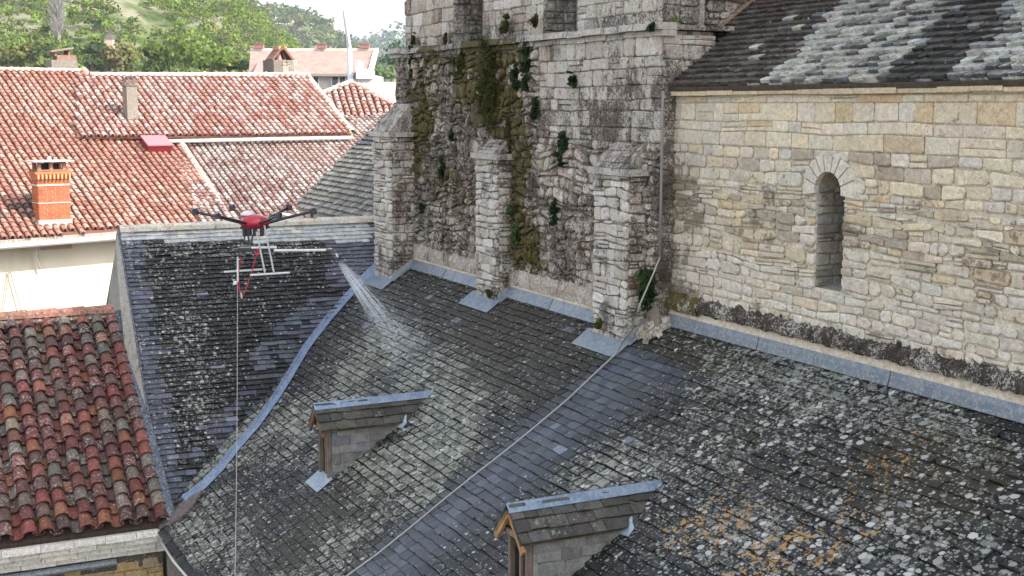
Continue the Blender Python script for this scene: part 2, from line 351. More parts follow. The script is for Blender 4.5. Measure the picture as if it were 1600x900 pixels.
def stones(mb, fr, u0, u1, w0, w1, hmin, hmax, wmin, wmax, tint, depth=.03, zone=None, skip=None, gap=.006, rnd=.25, amp=.01, cj=.2, wfun=None):
    w_ = w0; seed = R.random() * 50
    lines = [w0]
    while lines[-1] < w1 - hmin * .6:
        lines.append(min(w1, lines[-1] + R.uniform(hmin, hmax)))
    if w1 - lines[-1] > .001: lines[-1] = w1
    def wl(i, u):
        if i == 0 or i == len(lines) - 1: return lines[i]
        return lines[i] + amp * 2 * nz(u * 1.6 + seed, i * 3.1) + amp * nz(u * 6, i * 5.7)
    for i in range(len(lines) - 1):
        u = u0; h = lines[i + 1] - lines[i]
        if h < .012: continue
        while u < u1 - .004:
            wd = R.uniform(wmin, wmax) * (.6 + .5 * h / ((hmin + hmax) / 2)); a = u; b = min(u1, u + wd)
            if u1 - b < wmin * .5: b = u1
            u = b
            sub = [(0, 1)] if R.random() > .14 else [(0, R.uniform(.4, .6))]
            if sub[0][1] < 1: sub.append((sub[0][1], 1))
            for (s0, s1) in sub:
                ja, jb = (R.uniform(-cj, cj) * h * .35 for _ in range(2))
                g = gap * R.uniform(.5, 1.4)
                A0, A1 = wl(i, a), wl(i + 1, a); B0, B1 = wl(i, b), wl(i + 1, b)
                la, ha = lerp(A0, A1, s0) + g / 2, lerp(A0, A1, s1) - g / 2; lb, hb = lerp(B0, B1, s0) + g / 2, lerp(B0, B1, s1) - g / 2
                c = min(ha - la, b - a) * rnd * R.uniform(.5, 1.3)
                if c <= 0 or min(ha - la, hb - lb, b - a - g) < .012: continue
                x0, x1 = a + g / 2, b - g / 2
                if x1 - x0 < 2.2 * c: c = (x1 - x0) / 2.5
                pl = [(x0 + c, la), (lerp(x0, x1, .5), lerp(la, lb, .5) + R.uniform(-.1, .1) * c * 2), (x1 - c, lb), (x1, lb + c), (x1, hb - c), (x1 - c * R.uniform(.5, 1.3), hb), (lerp(x0, x1, .45), lerp(ha, hb, .5) + R.uniform(-.1, .1) * c * 2), (x0 + c * R.uniform(.5, 1.3), ha), (x0, ha - c), (x0, la + c)]
                pl = [(p + R.uniform(-.12, .12) * c, q + R.uniform(-.12, .12) * c) for p, q in pl]
                cu, cw = (x0 + x1) / 2, (la + ha) / 2
                if skip and skip(cu, cw): continue
                P = fr.p(cu, cw); x, y = topx(P); tn = tint(x, y, P, x1 - x0, ha - la); zn = zone(x, y, P) if zone else (0, 0, 0, 0)
                dd = depth * R.uniform(.45, 1.2); k = len(pl); ins = 1 - min(.32, .009 / max(.02, min(x1 - x0, ha - la)) * 2)
                tl = R.uniform(-.15, .15) * depth; tk = R.uniform(-.15, .15) * depth
                r0 = [fr.p(p, q, -.006) for p, q in pl]; r1 = [fr.p(p, q, dd * .6) for p, q in pl]
                r2 = [fr.p(cu + (p - cu) * ins, cw + (q - cw) * ins, dd + tl * (p - cu) / (x1 - x0) * 2 + tk * (q - cw) / (ha - la) + R.uniform(-.1, .1) * depth) for p, q in pl]
                ctr = [fr.p(cu + R.uniform(-.1, .1) * (x1 - x0), cw, dd * R.uniform(.95, 1.2))]
                fs = [(j, (j + 1) % k, k + (j + 1) % k, k + j) for j in range(k)] + [(k + j, k + (j + 1) % k, 2 * k + (j + 1) % k, 2 * k + j) for j in range(k)] + [(2 * k + j, 2 * k + (j + 1) % k, 3 * k) for j in range(k)]
                mb.add(r0 + r1 + r2 + ctr, fs, tn, zn)
def blob(x, y, bl):                # soft-edged patches on a surface; (cx, cy, rx, ry, rot, amount)
    s = 0
    for (cx, cy, rx, ry, ro, am) in bl:
        a = math.radians(ro); dx, dy = x - cx, y - cy; u = (dx * math.cos(a) + dy * math.sin(a)) / rx; v = (-dx * math.sin(a) + dy * math.cos(a)) / ry
        s += am * cl(1.35 - math.hypot(u, v), 0, .5) * 2 if u * u + v * v < 2 else 0
    return s
XF, YF = V((1, 0, 0)), V((0, 1, 0))

# ================================================================== SETTING
g = MB(); g.poly([(-900, -900, -9), (900, -900, -9), (900, 900, -9), (-900, 900, -9)], (.16, .15, .13))
m, t, b = newmat('street_ground', .9, .2); gg = G_(t); t.links.new(gg.mix(gg.noise(.5, 4), (.10, .10, .09), (.22, .20, .18)), b.inputs['Base Color'])
g.build('ground', m)['kind'] = 'structure'

# ================================================================== CHURCH
Y_T, Y_N, PS = 5.715, 5.85, .65
church = thing('church', 'large weathered stone church with mossy belfry wall, pale nave wall and slate roofs', 'church', (-9, 6, -9))
PA = V((0, 5.85, -1.755)); COSA = math.cos(math.atan(PS)); 
FA = Fr(PA + V((0, 0, 0)), XF, V((0, 1, PS)))          # aisle roof plane, w measured upslope from the wall line
AN = FA.N
def aisle(x, y): return onp(x, y, PA, AN)
def az_(Yv): return PA.z + (Yv - PA.y) * PS
# ---- aisle roof
v0, v1 = FA.px(582, 426), FA.px(262, 797)
we = FA.uv(V((0, 2.33, az_(2.33))))[1]
vm = [FA.px(*q) for q in ((545, 468), (480, 548), (430, 630), (370, 706), (318, 764))]
wtop = .06
pA = [(v1[0] + .02, we), (-2.9, we), (-2.9, wtop), (v0[0] - .1, wtop), v0, v1]
cA = [(v1[0] + .10, we), (-2.9, we), (-2.9, wtop), (v0[0] - .12, wtop), v0, v1]
ORNG = [(1270, 850, 110, 30, -20, .9), (1100, 790, 90, 60, 0, .5), (1330, 720, 160, 60, -10, .42), (1150, 850, 120, 60, 0, .5), (1420, 800, 140, 80, 0, .3), (1400, 690, 60, 40, 0, .15), (592, 712, 16, 8, 0, 0)]
LICH = [(430, 760, 170, 110, -35, .62), (610, 650, 150, 90, -35, .55), (700, 690, 200, 38, -42, .45), (560, 800, 190, 70, -38, .55), (640, 590, 80, 50, 0, .4), (590, 560, 70, 60, -45, .35),
        (1330, 620, 190, 40, 14, .75), (1480, 690, 150, 30, 14, .5), (1200, 640, 130, 70, 0, .42), (1010, 680, 150, 50, -35, .4), (1090, 800, 120, 100, 0, .45), (1300, 840, 200, 70, 0, .38), (930, 740, 70, 30, -40, .35), (1120, 545, 60, 20, 20, .5), (800, 545, 70, 40, 0, .12)]
MOSS = [(700, 470, 130, 60, 20, .5), (820, 560, 130, 70, -20, .55), (540, 560, 60, 60, -50, .5), (430, 680, 80, 30, -45, .45), (350, 790, 60, 30, 0, .5), (690, 600, 100, 30, -30, .2), (1080, 545, 110, 34, 16, .9), (980, 640, 60, 60, -40, .3),
        (1330, 730, 220, 90, 0, .42), (1480, 760, 120, 90, 0, .5), (1450, 620, 160, 25, 14, .3), (600, 820, 200, 90, -38, .35), (480, 820, 160, 60, -38, .35), (1150, 640, 120, 50, -20, .35)]
def hose_side(x, y): return (x - 975) * .64 + (y - 545) * .765       # distance right/below of the hose line
def tA(x, y, P):
    d = hose_side(x, y); n = nz(P.x * .9, P.y * .9)
    strip = cl((d + 14) / 22) * cl((118 + 60 * n - d) / 70) * cl((1090 - x) / 90 + .6)
    base = jit((.024, .024, .023), .5); fresh = jit((.085, .092, .108), .28)
    top = cl(1 - (d + 60) / 40) * cl((640 - y) / 60) * cl((x - 640) / 80)
    c = mixc(base, fresh, strip); c = mixc(c, jit((.040, .036, .034), .35), top * .6)
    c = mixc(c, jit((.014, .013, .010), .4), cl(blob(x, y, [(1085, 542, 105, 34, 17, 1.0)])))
    if R.random() < .006 and x < 1000: c = jit((.19, .21, .26), .15)
    return c
def zA(x, y, P):
    d = hose_side(x, y); n = nz(P.x * .9, P.y * .9)
    strip = cl((d + 10) / 14) * cl((105 + 60 * n - d) / 60) * cl((1090 - x) / 90 + .6)
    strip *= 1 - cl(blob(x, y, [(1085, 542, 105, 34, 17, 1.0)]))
    l = cl(.22 + blob(x, y, LICH)) * (1 - .72 * strip); o = cl(blob(x, y, ORNG)) * (1 - strip) if x > 950 else 0
    rt_ = cl((x - 930) / 160); big_ = cl(.95 + 1.5 * nz(P.x * .8 + 9, P.y * 1.1, 3) + .7 * nz(P.x * 2.6, P.y * 2.6, 8), .25, 1.25); l = lerp(l * big_ + R.uniform(-.18, .18), l * .62 + R.uniform(-.07, .07), rt_)
    co_ = lerp(.42 + .3 * l, (.62 + .55 * l + .25 * n) * (.55 + .45 * big_), rt_) * (1 - .8 * strip) + .12
    return (cl(l), o, cl(.2 + blob(x, y, MOSS)) * (1 - .75 * strip), cl(co_ * (1 - .5 * cl(blob(x, y, MOSS) - .5)), 0, 1.1))
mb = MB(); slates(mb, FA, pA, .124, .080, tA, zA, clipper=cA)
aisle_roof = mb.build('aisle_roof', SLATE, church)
mb = MB(); mb.slab([FA.p(u, w, -.014) for u, w in cA], AN, .1, (.04, .04, .04)); mb.build('roof_deck', TINT, aisle_roof)
mb = MB()
for i in range(70):                # broken slate edge above the eave
    x = lerp(-12.7, -3, i / 69); mb.box(V((x, 2.33, az_(2.33) - .035 + R.uniform(-.01, .01))), XF, FA.W, FA.N, .075, .05 + R.uniform(0, .03), .012, jit((.05, .05, .045), .4))
mb.build('eave_slate', SLATE, aisle_roof)
mb = MB(); mb.abox(-12.55, -2.9, 2.5, 2.9, -9, az_(2.5) - .13, (.34, .29, .2)); mb.build('aisle_wall', STONE_N, church)
# ---- nave wall with its round-headed window
XN0, XN1 = -9.27, -2.9
WX0, WX1 = onY(1276, 360, Y_N).x, onY(1318, 360, Y_N).x
WZ0 = onY(1297, 453, Y_N).z; WZT = onY(1297, 268, Y_N).z; WR = (WX1 - WX0) / 2; WXC = (WX0 + WX1) / 2; WZS = WZT - WR
ZEAVE, ZLED = .14, -1.525
fn = Fr((0, Y_N, 0), XF, UPZ)
def tN(x, y, P, wd, h):  # creamier and larger above, greyer rubble below
    n = nz(P.x * .8 + 3, P.z * 1.2); t_ = cl((P.z + .95) / .9 + .5 * n); r = R.random()
    warm = [(.70, .60, .42), (.72, .63, .46), (.64, .49, .29), (.68, .61, .48), (.58, .55, .49), (.72, .64, .49), (.70, .61, .45), (.73, .66, .52)]
    cool = [(.56, .50, .40), (.62, .55, .43), (.46, .40, .31), (.64, .60, .52), (.58, .47, .31), (.62, .58, .50), (.34, .29, .22), (.64, .58, .47), (.60, .52, .38)]
    c = R.choice(warm) if R.random() < t_ else R.choice(cool)
    if P.z < -1.15: c = mixc(c, (.64, .61, .55), .45)
    if P.x < -8.5: c = mixc(c, (.50, .46, .40), .5)
    return jit(mixc(c, (.64, .57, .45), .22), .09)
def zN(x, y, P):
    a = .10 + .62 * cl(1 - abs(P.z + .85) / .55) * cl(.45 + nz(P.x * 2.2, P.z * 4) * 2.2) + .55 * cl((-8.62 - P.x) * 3) * cl((-.05 - P.z) * 2)
    a += .35 * cl((-1.38 - P.z) * 9)
    return (cl(a), 0, 0, 0)
def skN(u, w):
    if WX0 - .004 < u < WX1 + .004 and WZ0 < w < WZS: return True
    return w >= WZS - .02 and math.hypot(u - WXC, w - WZS) < WR + .10
nave_wall_mb = MB(); front = nave_wall_mb
def splitrow(z0, z1, hm, hx, wm, wx, **k):
    stones(front, fn, XN0, XN1, z0, z1, hm, hx, wm, wx, tN, .016, zN, skN, amp=.008, **k)
splitrow(.02, .14, .05, .06, .15, .4, rnd=.12)
splitrow(-.30, .02, .075, .125, .10, .34, rnd=.12, gap=.007)
ZR = -.30
stones(front, fn, XN0, XN1, ZR - .32, ZR, .055, .10, .09, .26, tN, .02, zN, skN, rnd=.24, gap=.008, amp=.012, cj=.25)
for (a, b_) in ((XN0, WX0 - .002), (WX1 + .002, XN1)):
    stones(front, fn, a, b_, WZ0 - .02, ZR - .32, .035, .085, .07, .25, tN, .022, zN, skN, rnd=.32, gap=.008, amp=.018, cj=.35)
stones(front, fn, XN0, XN1, ZLED - .01, WZ0 - .02, .045, .08, .08, .24, tN, .02, zN, rnd=.3, gap=.008, amp=.014, cj=.3)
nave_wall = front.build('nave_wall', STONE_N, church)
mb = MB(); mt = (.64, .585, .48); Yb = Y_N + .004
def zm(x0, x1, z0, z1): mb.poly([(x0, Yb, z0), (x1, Yb, z0), (x1, Yb, z1), (x0, Yb, z1)], mt, (.12, 0, 0, 0))
zm(XN0, WX0, -1.9, ZEAVE); zm(WX1, XN1, -1.9, ZEAVE); zm(WX0, WX1, -1.9, WZ0)
arc = [(WXC - WR * math.cos(math.pi * k / 12), WZS + WR * math.sin(math.pi * k / 12)) for k in range(13)]
for k in range(12): mb.poly([(arc[k][0], Yb, arc[k][1]), (arc[k + 1][0], Yb, arc[k + 1][1]), (arc[k + 1][0], Yb, ZEAVE), (arc[k][0], Yb, ZEAVE)], mt, (.12, 0, 0, 0))
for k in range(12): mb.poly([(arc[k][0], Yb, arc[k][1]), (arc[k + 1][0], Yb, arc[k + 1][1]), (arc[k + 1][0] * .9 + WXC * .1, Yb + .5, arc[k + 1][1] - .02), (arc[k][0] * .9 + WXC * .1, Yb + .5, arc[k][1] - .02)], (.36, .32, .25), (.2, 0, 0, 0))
mb.abox(XN0, XN1, Yb + .55, Yb + .9, -9, ZEAVE, mt)
mb.abox(WX1 + .001, WX1 + .1, Yb + .003, Yb + .5, WZ0, WZS, (.36, .32, .25), (.3, 0, 0, 0))
mb.abox(WX0 - .1, WX0 - .001, Yb + .003, Yb + .5, WZ0, WZS, (.36, .32, .25), (.3, 0, 0, 0))
mb.build('mortar', MORT_N, nave_wall)
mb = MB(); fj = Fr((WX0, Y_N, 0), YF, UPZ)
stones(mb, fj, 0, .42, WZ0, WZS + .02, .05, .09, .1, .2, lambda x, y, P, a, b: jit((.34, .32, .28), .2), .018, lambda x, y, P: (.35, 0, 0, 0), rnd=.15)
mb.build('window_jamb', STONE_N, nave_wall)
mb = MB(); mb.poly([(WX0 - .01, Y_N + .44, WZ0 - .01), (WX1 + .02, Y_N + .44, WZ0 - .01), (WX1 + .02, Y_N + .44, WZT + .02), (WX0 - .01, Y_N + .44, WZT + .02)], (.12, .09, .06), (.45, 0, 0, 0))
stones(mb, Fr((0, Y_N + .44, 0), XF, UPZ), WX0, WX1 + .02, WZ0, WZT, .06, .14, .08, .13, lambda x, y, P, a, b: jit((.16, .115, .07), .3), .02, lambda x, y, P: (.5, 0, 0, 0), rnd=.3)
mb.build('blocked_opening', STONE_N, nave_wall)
mb = MB()
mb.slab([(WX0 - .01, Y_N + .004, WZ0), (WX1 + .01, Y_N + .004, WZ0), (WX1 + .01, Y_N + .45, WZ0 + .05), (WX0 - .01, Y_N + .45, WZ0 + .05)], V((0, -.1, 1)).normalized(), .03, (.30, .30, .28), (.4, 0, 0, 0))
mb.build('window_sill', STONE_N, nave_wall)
mb = MB(); ang = [-.12, .34, .72, 1.08, 1.38, 1.78, 2.1, 2.42, 2.8, 3.26]
for a0, a1 in zip(ang, ang[1:]):
    ro = WR + R.uniform(.10, .135); pts = []
    for a in (a0 + .03, (a0 + a1) / 2, a1 - .03): pts.append((WXC + math.cos(a) * (WR + .001), WZS + math.sin(a) * (WR + .001)))
    for a in (a1 - .03, (a0 + a1) / 2, a0 + .03): pts.append((WXC + math.cos(a) * ro, WZS + math.sin(a) * ro))
    mb.slab([fn.p(u, w_, .036) for u, w_ in pts][::-1], fn.N, .05, jit((.66, .61, .52), .08), (.08, 0, 0, 0))
mb.build('window_arch', STONE_N, nave_wall)
# ledge, mortar fillet and zinc along the foot of the nave wall
def ledge(mb, x0, x1, Y, z0, z1, out, n, tint, zone, amp=.014):
    st = max(2, int((x1 - x0) / n)); rows = [(0, z1 + .02), (.45, z1), (1, lerp(z1, z0, .55)), (1, z0), (0, z0 - .01)]
    vs = []; 
    for i in range(st + 1):
        x = lerp(x0, x1, i / st)
        for j, (o_, z_) in enumerate(rows):
            q = amp * nz(x * 14, j * 2.3, 1) * 1.6 + amp * nz(x * 40, j * 4.1, 5)
            vs.append(V((x, Y - o_ * out - q, z_ + q * .8)))
    k = len(rows); fs = [(i * k + j, i * k + j + 1, (i + 1) * k + j + 1, (i + 1) * k + j) for i in range(st) for j in range(k - 1)]
    mb.add(vs, fs, tint, zone)
mb = MB(); ledge(mb, -8.95, XN1, Y_N, -1.62, -1.525, .075, .02, (.10, .09, .08), (.95, .0, 0, 0), .026)
ledge(mb, -9.25, -8.6, Y_N, -1.64, -1.52, .09, .02, (.28, .25, .19), (.5, .85, 0, 0), .02)
mb.build('ledge', CRUST, nave_wall)
mb = MB()
def strip(mb, x0, x1, Ya, za, Yb_, zb, tint, seams=0, th=.004):
    n = V((0, za - zb, Ya - Yb_)); n = V((0, -(za - zb), Ya - Yb_)).normalized()
    if n.z < 0 and n.y > 0: n = -n
    xs = [x0 + (x1 - x0) * i / max(1, seams) for i in range(max(1, seams) + 1)]
    for i, (a, b_) in enumerate(zip(xs, xs[1:])):
        o_ = .005 * (i % 2); mb.slab([V((a, Yb_, zb)) + n * o_, V((b_ - .003, Yb_, zb)) + n * o_, V((b_ - .003, Ya, za)) + n * o_, V((a, Ya, za)) + n * o_], n, th, jit(tint, .06))
strip(mb, XN0 + .1, XN1, Y_N - .03, -1.615, Y_N - .052, -1.69, (.66, .59, .47)); mb.build('mortar_fillet', MORT_N, nave_wall)
ZT = (.20, .225, .25)
mb = MB(); strip(mb, XN0 + .05, XN1, Y_N - .053, -1.684, Y_N - .058, -1.725, tuple(v * 1.2 for v in ZT), 9)
strip(mb, XN0 + .05, XN1, Y_N - .059, -1.725, Y_N - .075, az_(Y_N - .075) + .022, tuple(v * .8 for v in ZT), 9)
mb.build('wall_flashing', ZINC, church)
# ---- nave roof
FN = Fr((0, 5.77, .155), XF, V((0, 1, .71)))
RXV = -9.33
DK = [(1130, 60, 130, 90, 0, .3), (1470, 60, 105, 28, -43, 1.3), (1540, 10, 60, 40, 0, .8)]
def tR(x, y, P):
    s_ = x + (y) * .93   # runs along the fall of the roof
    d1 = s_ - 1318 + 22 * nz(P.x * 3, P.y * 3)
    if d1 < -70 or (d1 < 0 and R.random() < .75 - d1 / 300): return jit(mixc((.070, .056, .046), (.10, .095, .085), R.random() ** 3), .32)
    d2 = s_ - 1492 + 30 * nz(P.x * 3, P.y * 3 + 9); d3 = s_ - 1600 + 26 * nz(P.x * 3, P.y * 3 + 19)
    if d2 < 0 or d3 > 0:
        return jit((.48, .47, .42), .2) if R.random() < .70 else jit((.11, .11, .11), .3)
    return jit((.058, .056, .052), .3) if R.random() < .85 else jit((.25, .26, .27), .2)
def zR(x, y, P):
    s_ = x + y * .93
    if s_ < 1318: return (.05 + .3 * R.random() * cl((s_ - 1150) / 150), 0, .2, .3 + .25 * cl((s_ - 1150) / 150))
    if s_ < 1492 or s_ > 1600: return (.62 + .35 * R.random(), .10, .25, .8)
    return (.25 * R.random(), .05 if s_ < 1520 else 0, .35, .4)
mb = MB(); slates(mb, FN, [(RXV, 0), (XN1, 0), (XN1, 4), (RXV, 4)], .115, .078, tR, zR, th=.016, clipper=[(RXV, 0), (XN1, 0), (XN1, 4), (RXV, 4)], scallop=True)
nave_roof = mb.build('nave_roof', SLATE, church)
mb = MB(); mb.slab([FN.p(u, w_, -.014) for u, w_ in [(RXV, -.01), (XN1, -.01), (XN1, 4), (RXV, 4)]], FN.N, .04, (.10, .08, .06)); mb.build('roof_deck', WOOD, nave_roof)
mb = MB()
for i in range(24):
    w_ = i * .17; mb.box(FN.p(RXV - .045, w_ + .08, .012 + .003 * (i % 2)), XF, FN.W, FN.N, .035 + R.uniform(0, .008), .084, .018, jit((.36, .30, .23), .15))
    mb.box(FN.p(RXV + .02, w_ + .08, .028), XF, FN.W, FN.N, .035 + R.uniform(0, .02), .08, .006, jit((.34, .25, .18), .2))
mb.build('verge_tile', STONE_N, nave_roof)
mb = MB(); x = XN0
while x < XN1:
    l_ = R.uniform(.25, .5); mb.abox(x, min(XN1, x + l_) - .004, Y_N - .055 - R.uniform(0, .008), Y_N + .1, .082 + R.uniform(-.006, .004), .142, jit((.60, .50, .34), .1)); x += l_
mb.abox(-9.42, -9.2, Y_N - .10, Y_N + .02, .02, .12, (.50, .46, .38)); mb.build('eave_course', STONE_N, church)
# ---- tall unseen block added right of the nave to shade the roofs
mb = MB(); mb.abox(XN1 + .002, 7, 5.86, 16, -9, 13.2, (.45, .40, .32)); mb.abox(XN1 - .05, 7.1, 5.8, 16.1, 13.2, 13.35, (.40, .38, .34)); mb.build('shade_block', STONE_N, church)
mb = MB(); mb.abox(XN0, XN1, 8.9, 14, -9, 2.3, (.45, .40, .32)); mb.build('nave_body', STONE_N, church)

# ---- belfry wall
def tT(x, y, P, wd, h):
    n = nz(P.x * .9, P.z * .9, 4); c = R.choice([(.44, .38, .31), (.54, .49, .41), (.35, .28, .22), (.44, .35, .29), (.40, .35, .30), (.62, .57, .50), (.17, .12, .085)])
    if P.x > -11.0 and P.z > -.35: c = mixc(c, (.54, .51, .46), .6)
    return jit(c, .16)
TM = [(690, 230, 50, 60, 0, .35), (700, 320, 26, 50, 0, .3), (655, 200, 20, 60, 0, .35), (875, 250, 40, 40, 0, .25), (840, 390, 30, 40, 0, .35), (740, 330, 16, 50, 0, .35), (770, 120, 50, 75, 10, .75), (690, 130, 50, 36, 30, .3), (730, 84, 70, 18, 0, .5), (800, 250, 34, 90, 0, .8), (660, 140, 30, 80, 0, .35), (820, 400, 30, 70, 0, .6), (640, 260, 22, 90, 0, .3), (880, 40, 140, 16, -8, .25), (700, 300, 60, 40, 0, .2), (1040, 470, 60, 25, 20, .5)]
TD = [(800, 250, 36, 100, 0, .9), (640, 250, 26, 110, 0, .6), (800, 420, 26, 80, 0, .7), (860, 360, 70, 90, 0, .35), (700, 200, 80, 120, 0, .3), (1060, 320, 30, 170, 0, .5), (985, 180, 60, 50, 0, .3), (1010, 350, 26, 90, 0, .25), (690, 340, 60, 90, 0, .2), (930, 180, 60, 30, 0, .3)]
def zT(x, y, P): return (cl(.40 + .10 * (P.x < -11) + blob(x, y, TD) + .45 * nz(P.x * 2.2, P.z * 2.2)), cl(.06 + blob(x, y, TM)), 0, 0)
ft = Fr((0, Y_T, 0), XF, UPZ); TX0, TX1 = -15.06, -9.07; ZC0, ZC1 = .56, .66
mb = MB()
stones(mb, ft, -14.98, -11.2, -1.62, ZC0, .04, .11, .035, .16, tT, .05, zT, rnd=.36, gap=.014, amp=.05, cj=.8)
stones(mb, ft, -11.2, TX1, -1.62, -.30, .04, .10, .04, .17, tT, .045, zT, rnd=.36, gap=.013, amp=.035, cj=.7)
stones(mb, ft, -11.2, TX1, -.30, ZC0, .09, .14, .12, .30, tT, .022, zT, rnd=.16, gap=.007, amp=.008)
belfry = mb.build('belfry_wall', STONE_T, church)
mb = MB(); mb.abox(TX0 + .03, -9.39, Y_T + .003, 11.7, -9, ZC0 + .03, (.30, .26, .22), (.4, .1, 0, 0)); mb.abox(-9.42, TX1 - .002, Y_T + .003, 6.2, -9, ZC0 + .03, (.30, .26, .22), (.4, .1, 0, 0))
mb.abox(-14.97, -9.40, 6.19, 11.5, ZC0 + .035, 5.5, (.36, .33, .30), (.3, 0, 0, 0)); mb.build('mortar', MORT_T, belfry)
mb = MB()
stones(mb, Fr((TX1, Y_T, 0), YF, UPZ), 0, .5, -1.7, ZC0, .08, .15, .1, .2, tT, .015, zT, rnd=.15)
mb.build('quoin', STONE_T, belfry)
# string course
mb = MB(); x = TX0 - .05
while x < TX1 + .05:
    l_ = R.uniform(.16, .42); a, b_ = x, min(TX1 + .06, x + l_) - .006; x += l_; dz = .02 * nz(x * 2, 3)
    tn = jit(R.choice([(.46, .44, .41), (.42, .39, .35), (.44, .36, .30) if -12 < x < -10 else (.46, .44, .4)]), .14)
    for (z0, z1, o_) in ((.60, .655, .085), (.55, .597, .045)):
        e = R.uniform(-.012, .006); pts = [(a, z0), (b_, z0), (b_, z1), (lerp(a, b_, .5), z1 + R.uniform(-.006, .006)), (a, z1)]
        o2 = o_ + e; zz = zT(*topx(V((a, Y_T, .6))), V((a, Y_T, .6)))
        vs = [V((p, Y_T - o2 + (.012 if i > 1 else 0), q + dz)) for i, (p, q) in enumerate(pts)] + [V((p, Y_T + .1, q + dz)) for p, q in pts]
        mb.add(vs, [(0, 1, 2, 3, 4)[::-1], (0, 5, 6, 1), (1, 6, 7, 2), (2, 7, 8, 3), (3, 8, 9, 4), (4, 9, 5, 0)], tn, zz)
mb.build('string_course', STONE_T, belfry)
mb = MB(); mb.abox(TX0 - .03, TX1 + .02, Y_T - .06, 6.4, .60, .640, (.30, .27, .22), (.6, .5, 0, 0)); mb.build('string_course_top', CRUST, belfry)
# piers of the bell stage
Y_P = 5.85
for (x0, x1) in ((-15.02, -13.58), (-12.77, -11.40), (-10.72, -9.27)):
    mb = MB(); mb.abox(x0 + .012, x1 - .012, Y_P + .006, 6.25, .64, 3.6, (.36, .33, .30), (.35, .1, 0, 0))
    pz = lambda x, y, P: (cl(.25 + .75 * cl((.95 - P.z) * 3) * (.6 + nz(P.x * 3, 1, P.z))), cl(.5 * cl((.92 - P.z) * 4) + .1), 0, 0)
    stones(mb, Fr((0, Y_P, 0), XF, UPZ), x0, x1, .655, 3.6, .10, .17, .12, .3, tT, .02, pz, rnd=.16, gap=.008, amp=.008)
    stones(mb, Fr((x1, Y_P, 0), YF, UPZ), -.01, .34, .655, 3.6, .08, .15, .12, .2, lambda x, y, P, a, b: jit((.22, .20, .18), .2), .025, lambda x, y, P: (.6, .1, 0, 0), rnd=.14, gap=.008)  # side stones toned darker: shade of the recess put into the colour
    mb.build('pier', STONE_T, belfry)
mb = MB(); stones(mb, Fr((-9.37, 0, 0), YF, UPZ), 5.95, 9.5, .1, 3.2, .05, .10, .06, .18, tT, .03, lambda x, y, P: (.55, .15, 0, 0), rnd=.3, gap=.01, cj=.5, amp=.02)
mb.abox(-9.5, -9.385, 6.0, 11.4, 0, 3.5, (.30, .27, .23), (.5, .1, 0, 0)); mb.build('side_wall', STONE_T, belfry)
mb = MB(); y_ = 6.0
while y_ < 9: l_ = R.uniform(.2, .4); mb.abox(-9.38, -9.30 + R.uniform(-.01, .01), y_, y_ + l_ - .006, .88, .935, jit((.52, .49, .44), .12), (.4, .1, 0, 0)); y_ += l_
mb.build('side_string_course', STONE_T, belfry)
mb = MB(); mb.abox(-15.0, -9.28, Y_P + .02, 6.3, 1.32, 3.7, (.36, .33, .30), (.4, .1, 0, 0)); mb.build('recess_shade_wall', STONE_T, belfry)  # unseen wall above the recesses, added to shade them
# ---- buttresses
def buttress(x0, x1, yf, ztop, zcap, lab, flare=0):
    mb = MB(); zb = az_(yf) - .1
    mb.abox(x0 + .012, x1 - .012, yf + .012, Y_T + .02, zb, ztop, (.32, .28, .24), (.5, .1, 0, 0))
    zz = lambda x, y, P: (cl(.24 + .35 * cl((-1.6 - P.z) * 4) + .4 * nz(P.x * 4, P.z * 4) + blob(x, y, TD) * .4), cl(.7 * cl((-1.75 - P.z) * 6) * R.random()), 0, 0)
    zs = lambda x, y, P: (cl(.62 + .25 * nz(P.y * 4, P.z * 4)), cl(.15 + .3 * R.random()), 0, 0)
    tf = lambda x, y, P, a, b: jit(R.choice([(.58, .54, .48), (.50, .46, .40), (.66, .63, .58), (.44, .39, .33)]), .14)
    stones(mb, Fr((0, yf, 0), XF, UPZ), x0, x1, zb, ztop, .055, .10, .08, .22, tf, .03, zz, rnd=.24, gap=.008, amp=.022, cj=.6)
    stones(mb, Fr((x1, yf, 0), YF, UPZ), 0, Y_T - yf, zb, ztop, .055, .11, .08, .2, tT, .03, zs, rnd=.22, gap=.009, amp=.01, cj=.35)
    o = mb.build('buttress', STONE_T, church); o['label'] = lab
    mb = MB(); c = jit((.44, .41, .37), .08)
    xm = R.uniform(.35, .65)
    for a, b_ in ((x0 - .05, lerp(x0, x1, xm) - .003), (lerp(x0, x1, xm), x1 + .05)): mb.abox(a, b_, yf - .05, Y_T - .002, ztop, ztop + .055, jit(c, .1), (.35, .1, 0, 0))
    rows = 4; 
    for i in range(rows):
        t0 = i / rows; z = lerp(ztop + .058, zcap, t0); z2 = lerp(ztop + .058, zcap, (i + 1) / rows); ya = lerp(yf - .01, Y_T - .03, t0)
        ii = i * .010; u = x0 + ii
        while u < x1 - ii:
            w2 = R.uniform(.1, .2); e = min(x1 - ii, u + w2)
            mb.add([V((u, ya, z)), V((e - .006, ya + R.uniform(-.01, .01), z)), V((e - .006, ya + .05, z2)), V((u, ya + .05, z2)), V((u, Y_T + .02, z)), V((e - .006, Y_T + .02, z)), V((e - .006, Y_T + .02, z2 + .01)), V((u, Y_T + .02, z2 + .01))],
                   [(0, 1, 2, 3), (3, 2, 6, 7), (0, 3, 7, 4), (1, 5, 6, 2)], jit((.38, .34, .30), .3), (.6, .15, 0, 0)); u = e
    k_ = mb.build('weathering', STONE_T, o); return o
buttress(-15.0, -14.42, 5.42, -.36, .02, 'corner buttress at the left end of the belfry wall')
buttress(-12.33, -11.80, 5.56, -.53, -.34, 'middle buttress with white lichen on its left face')
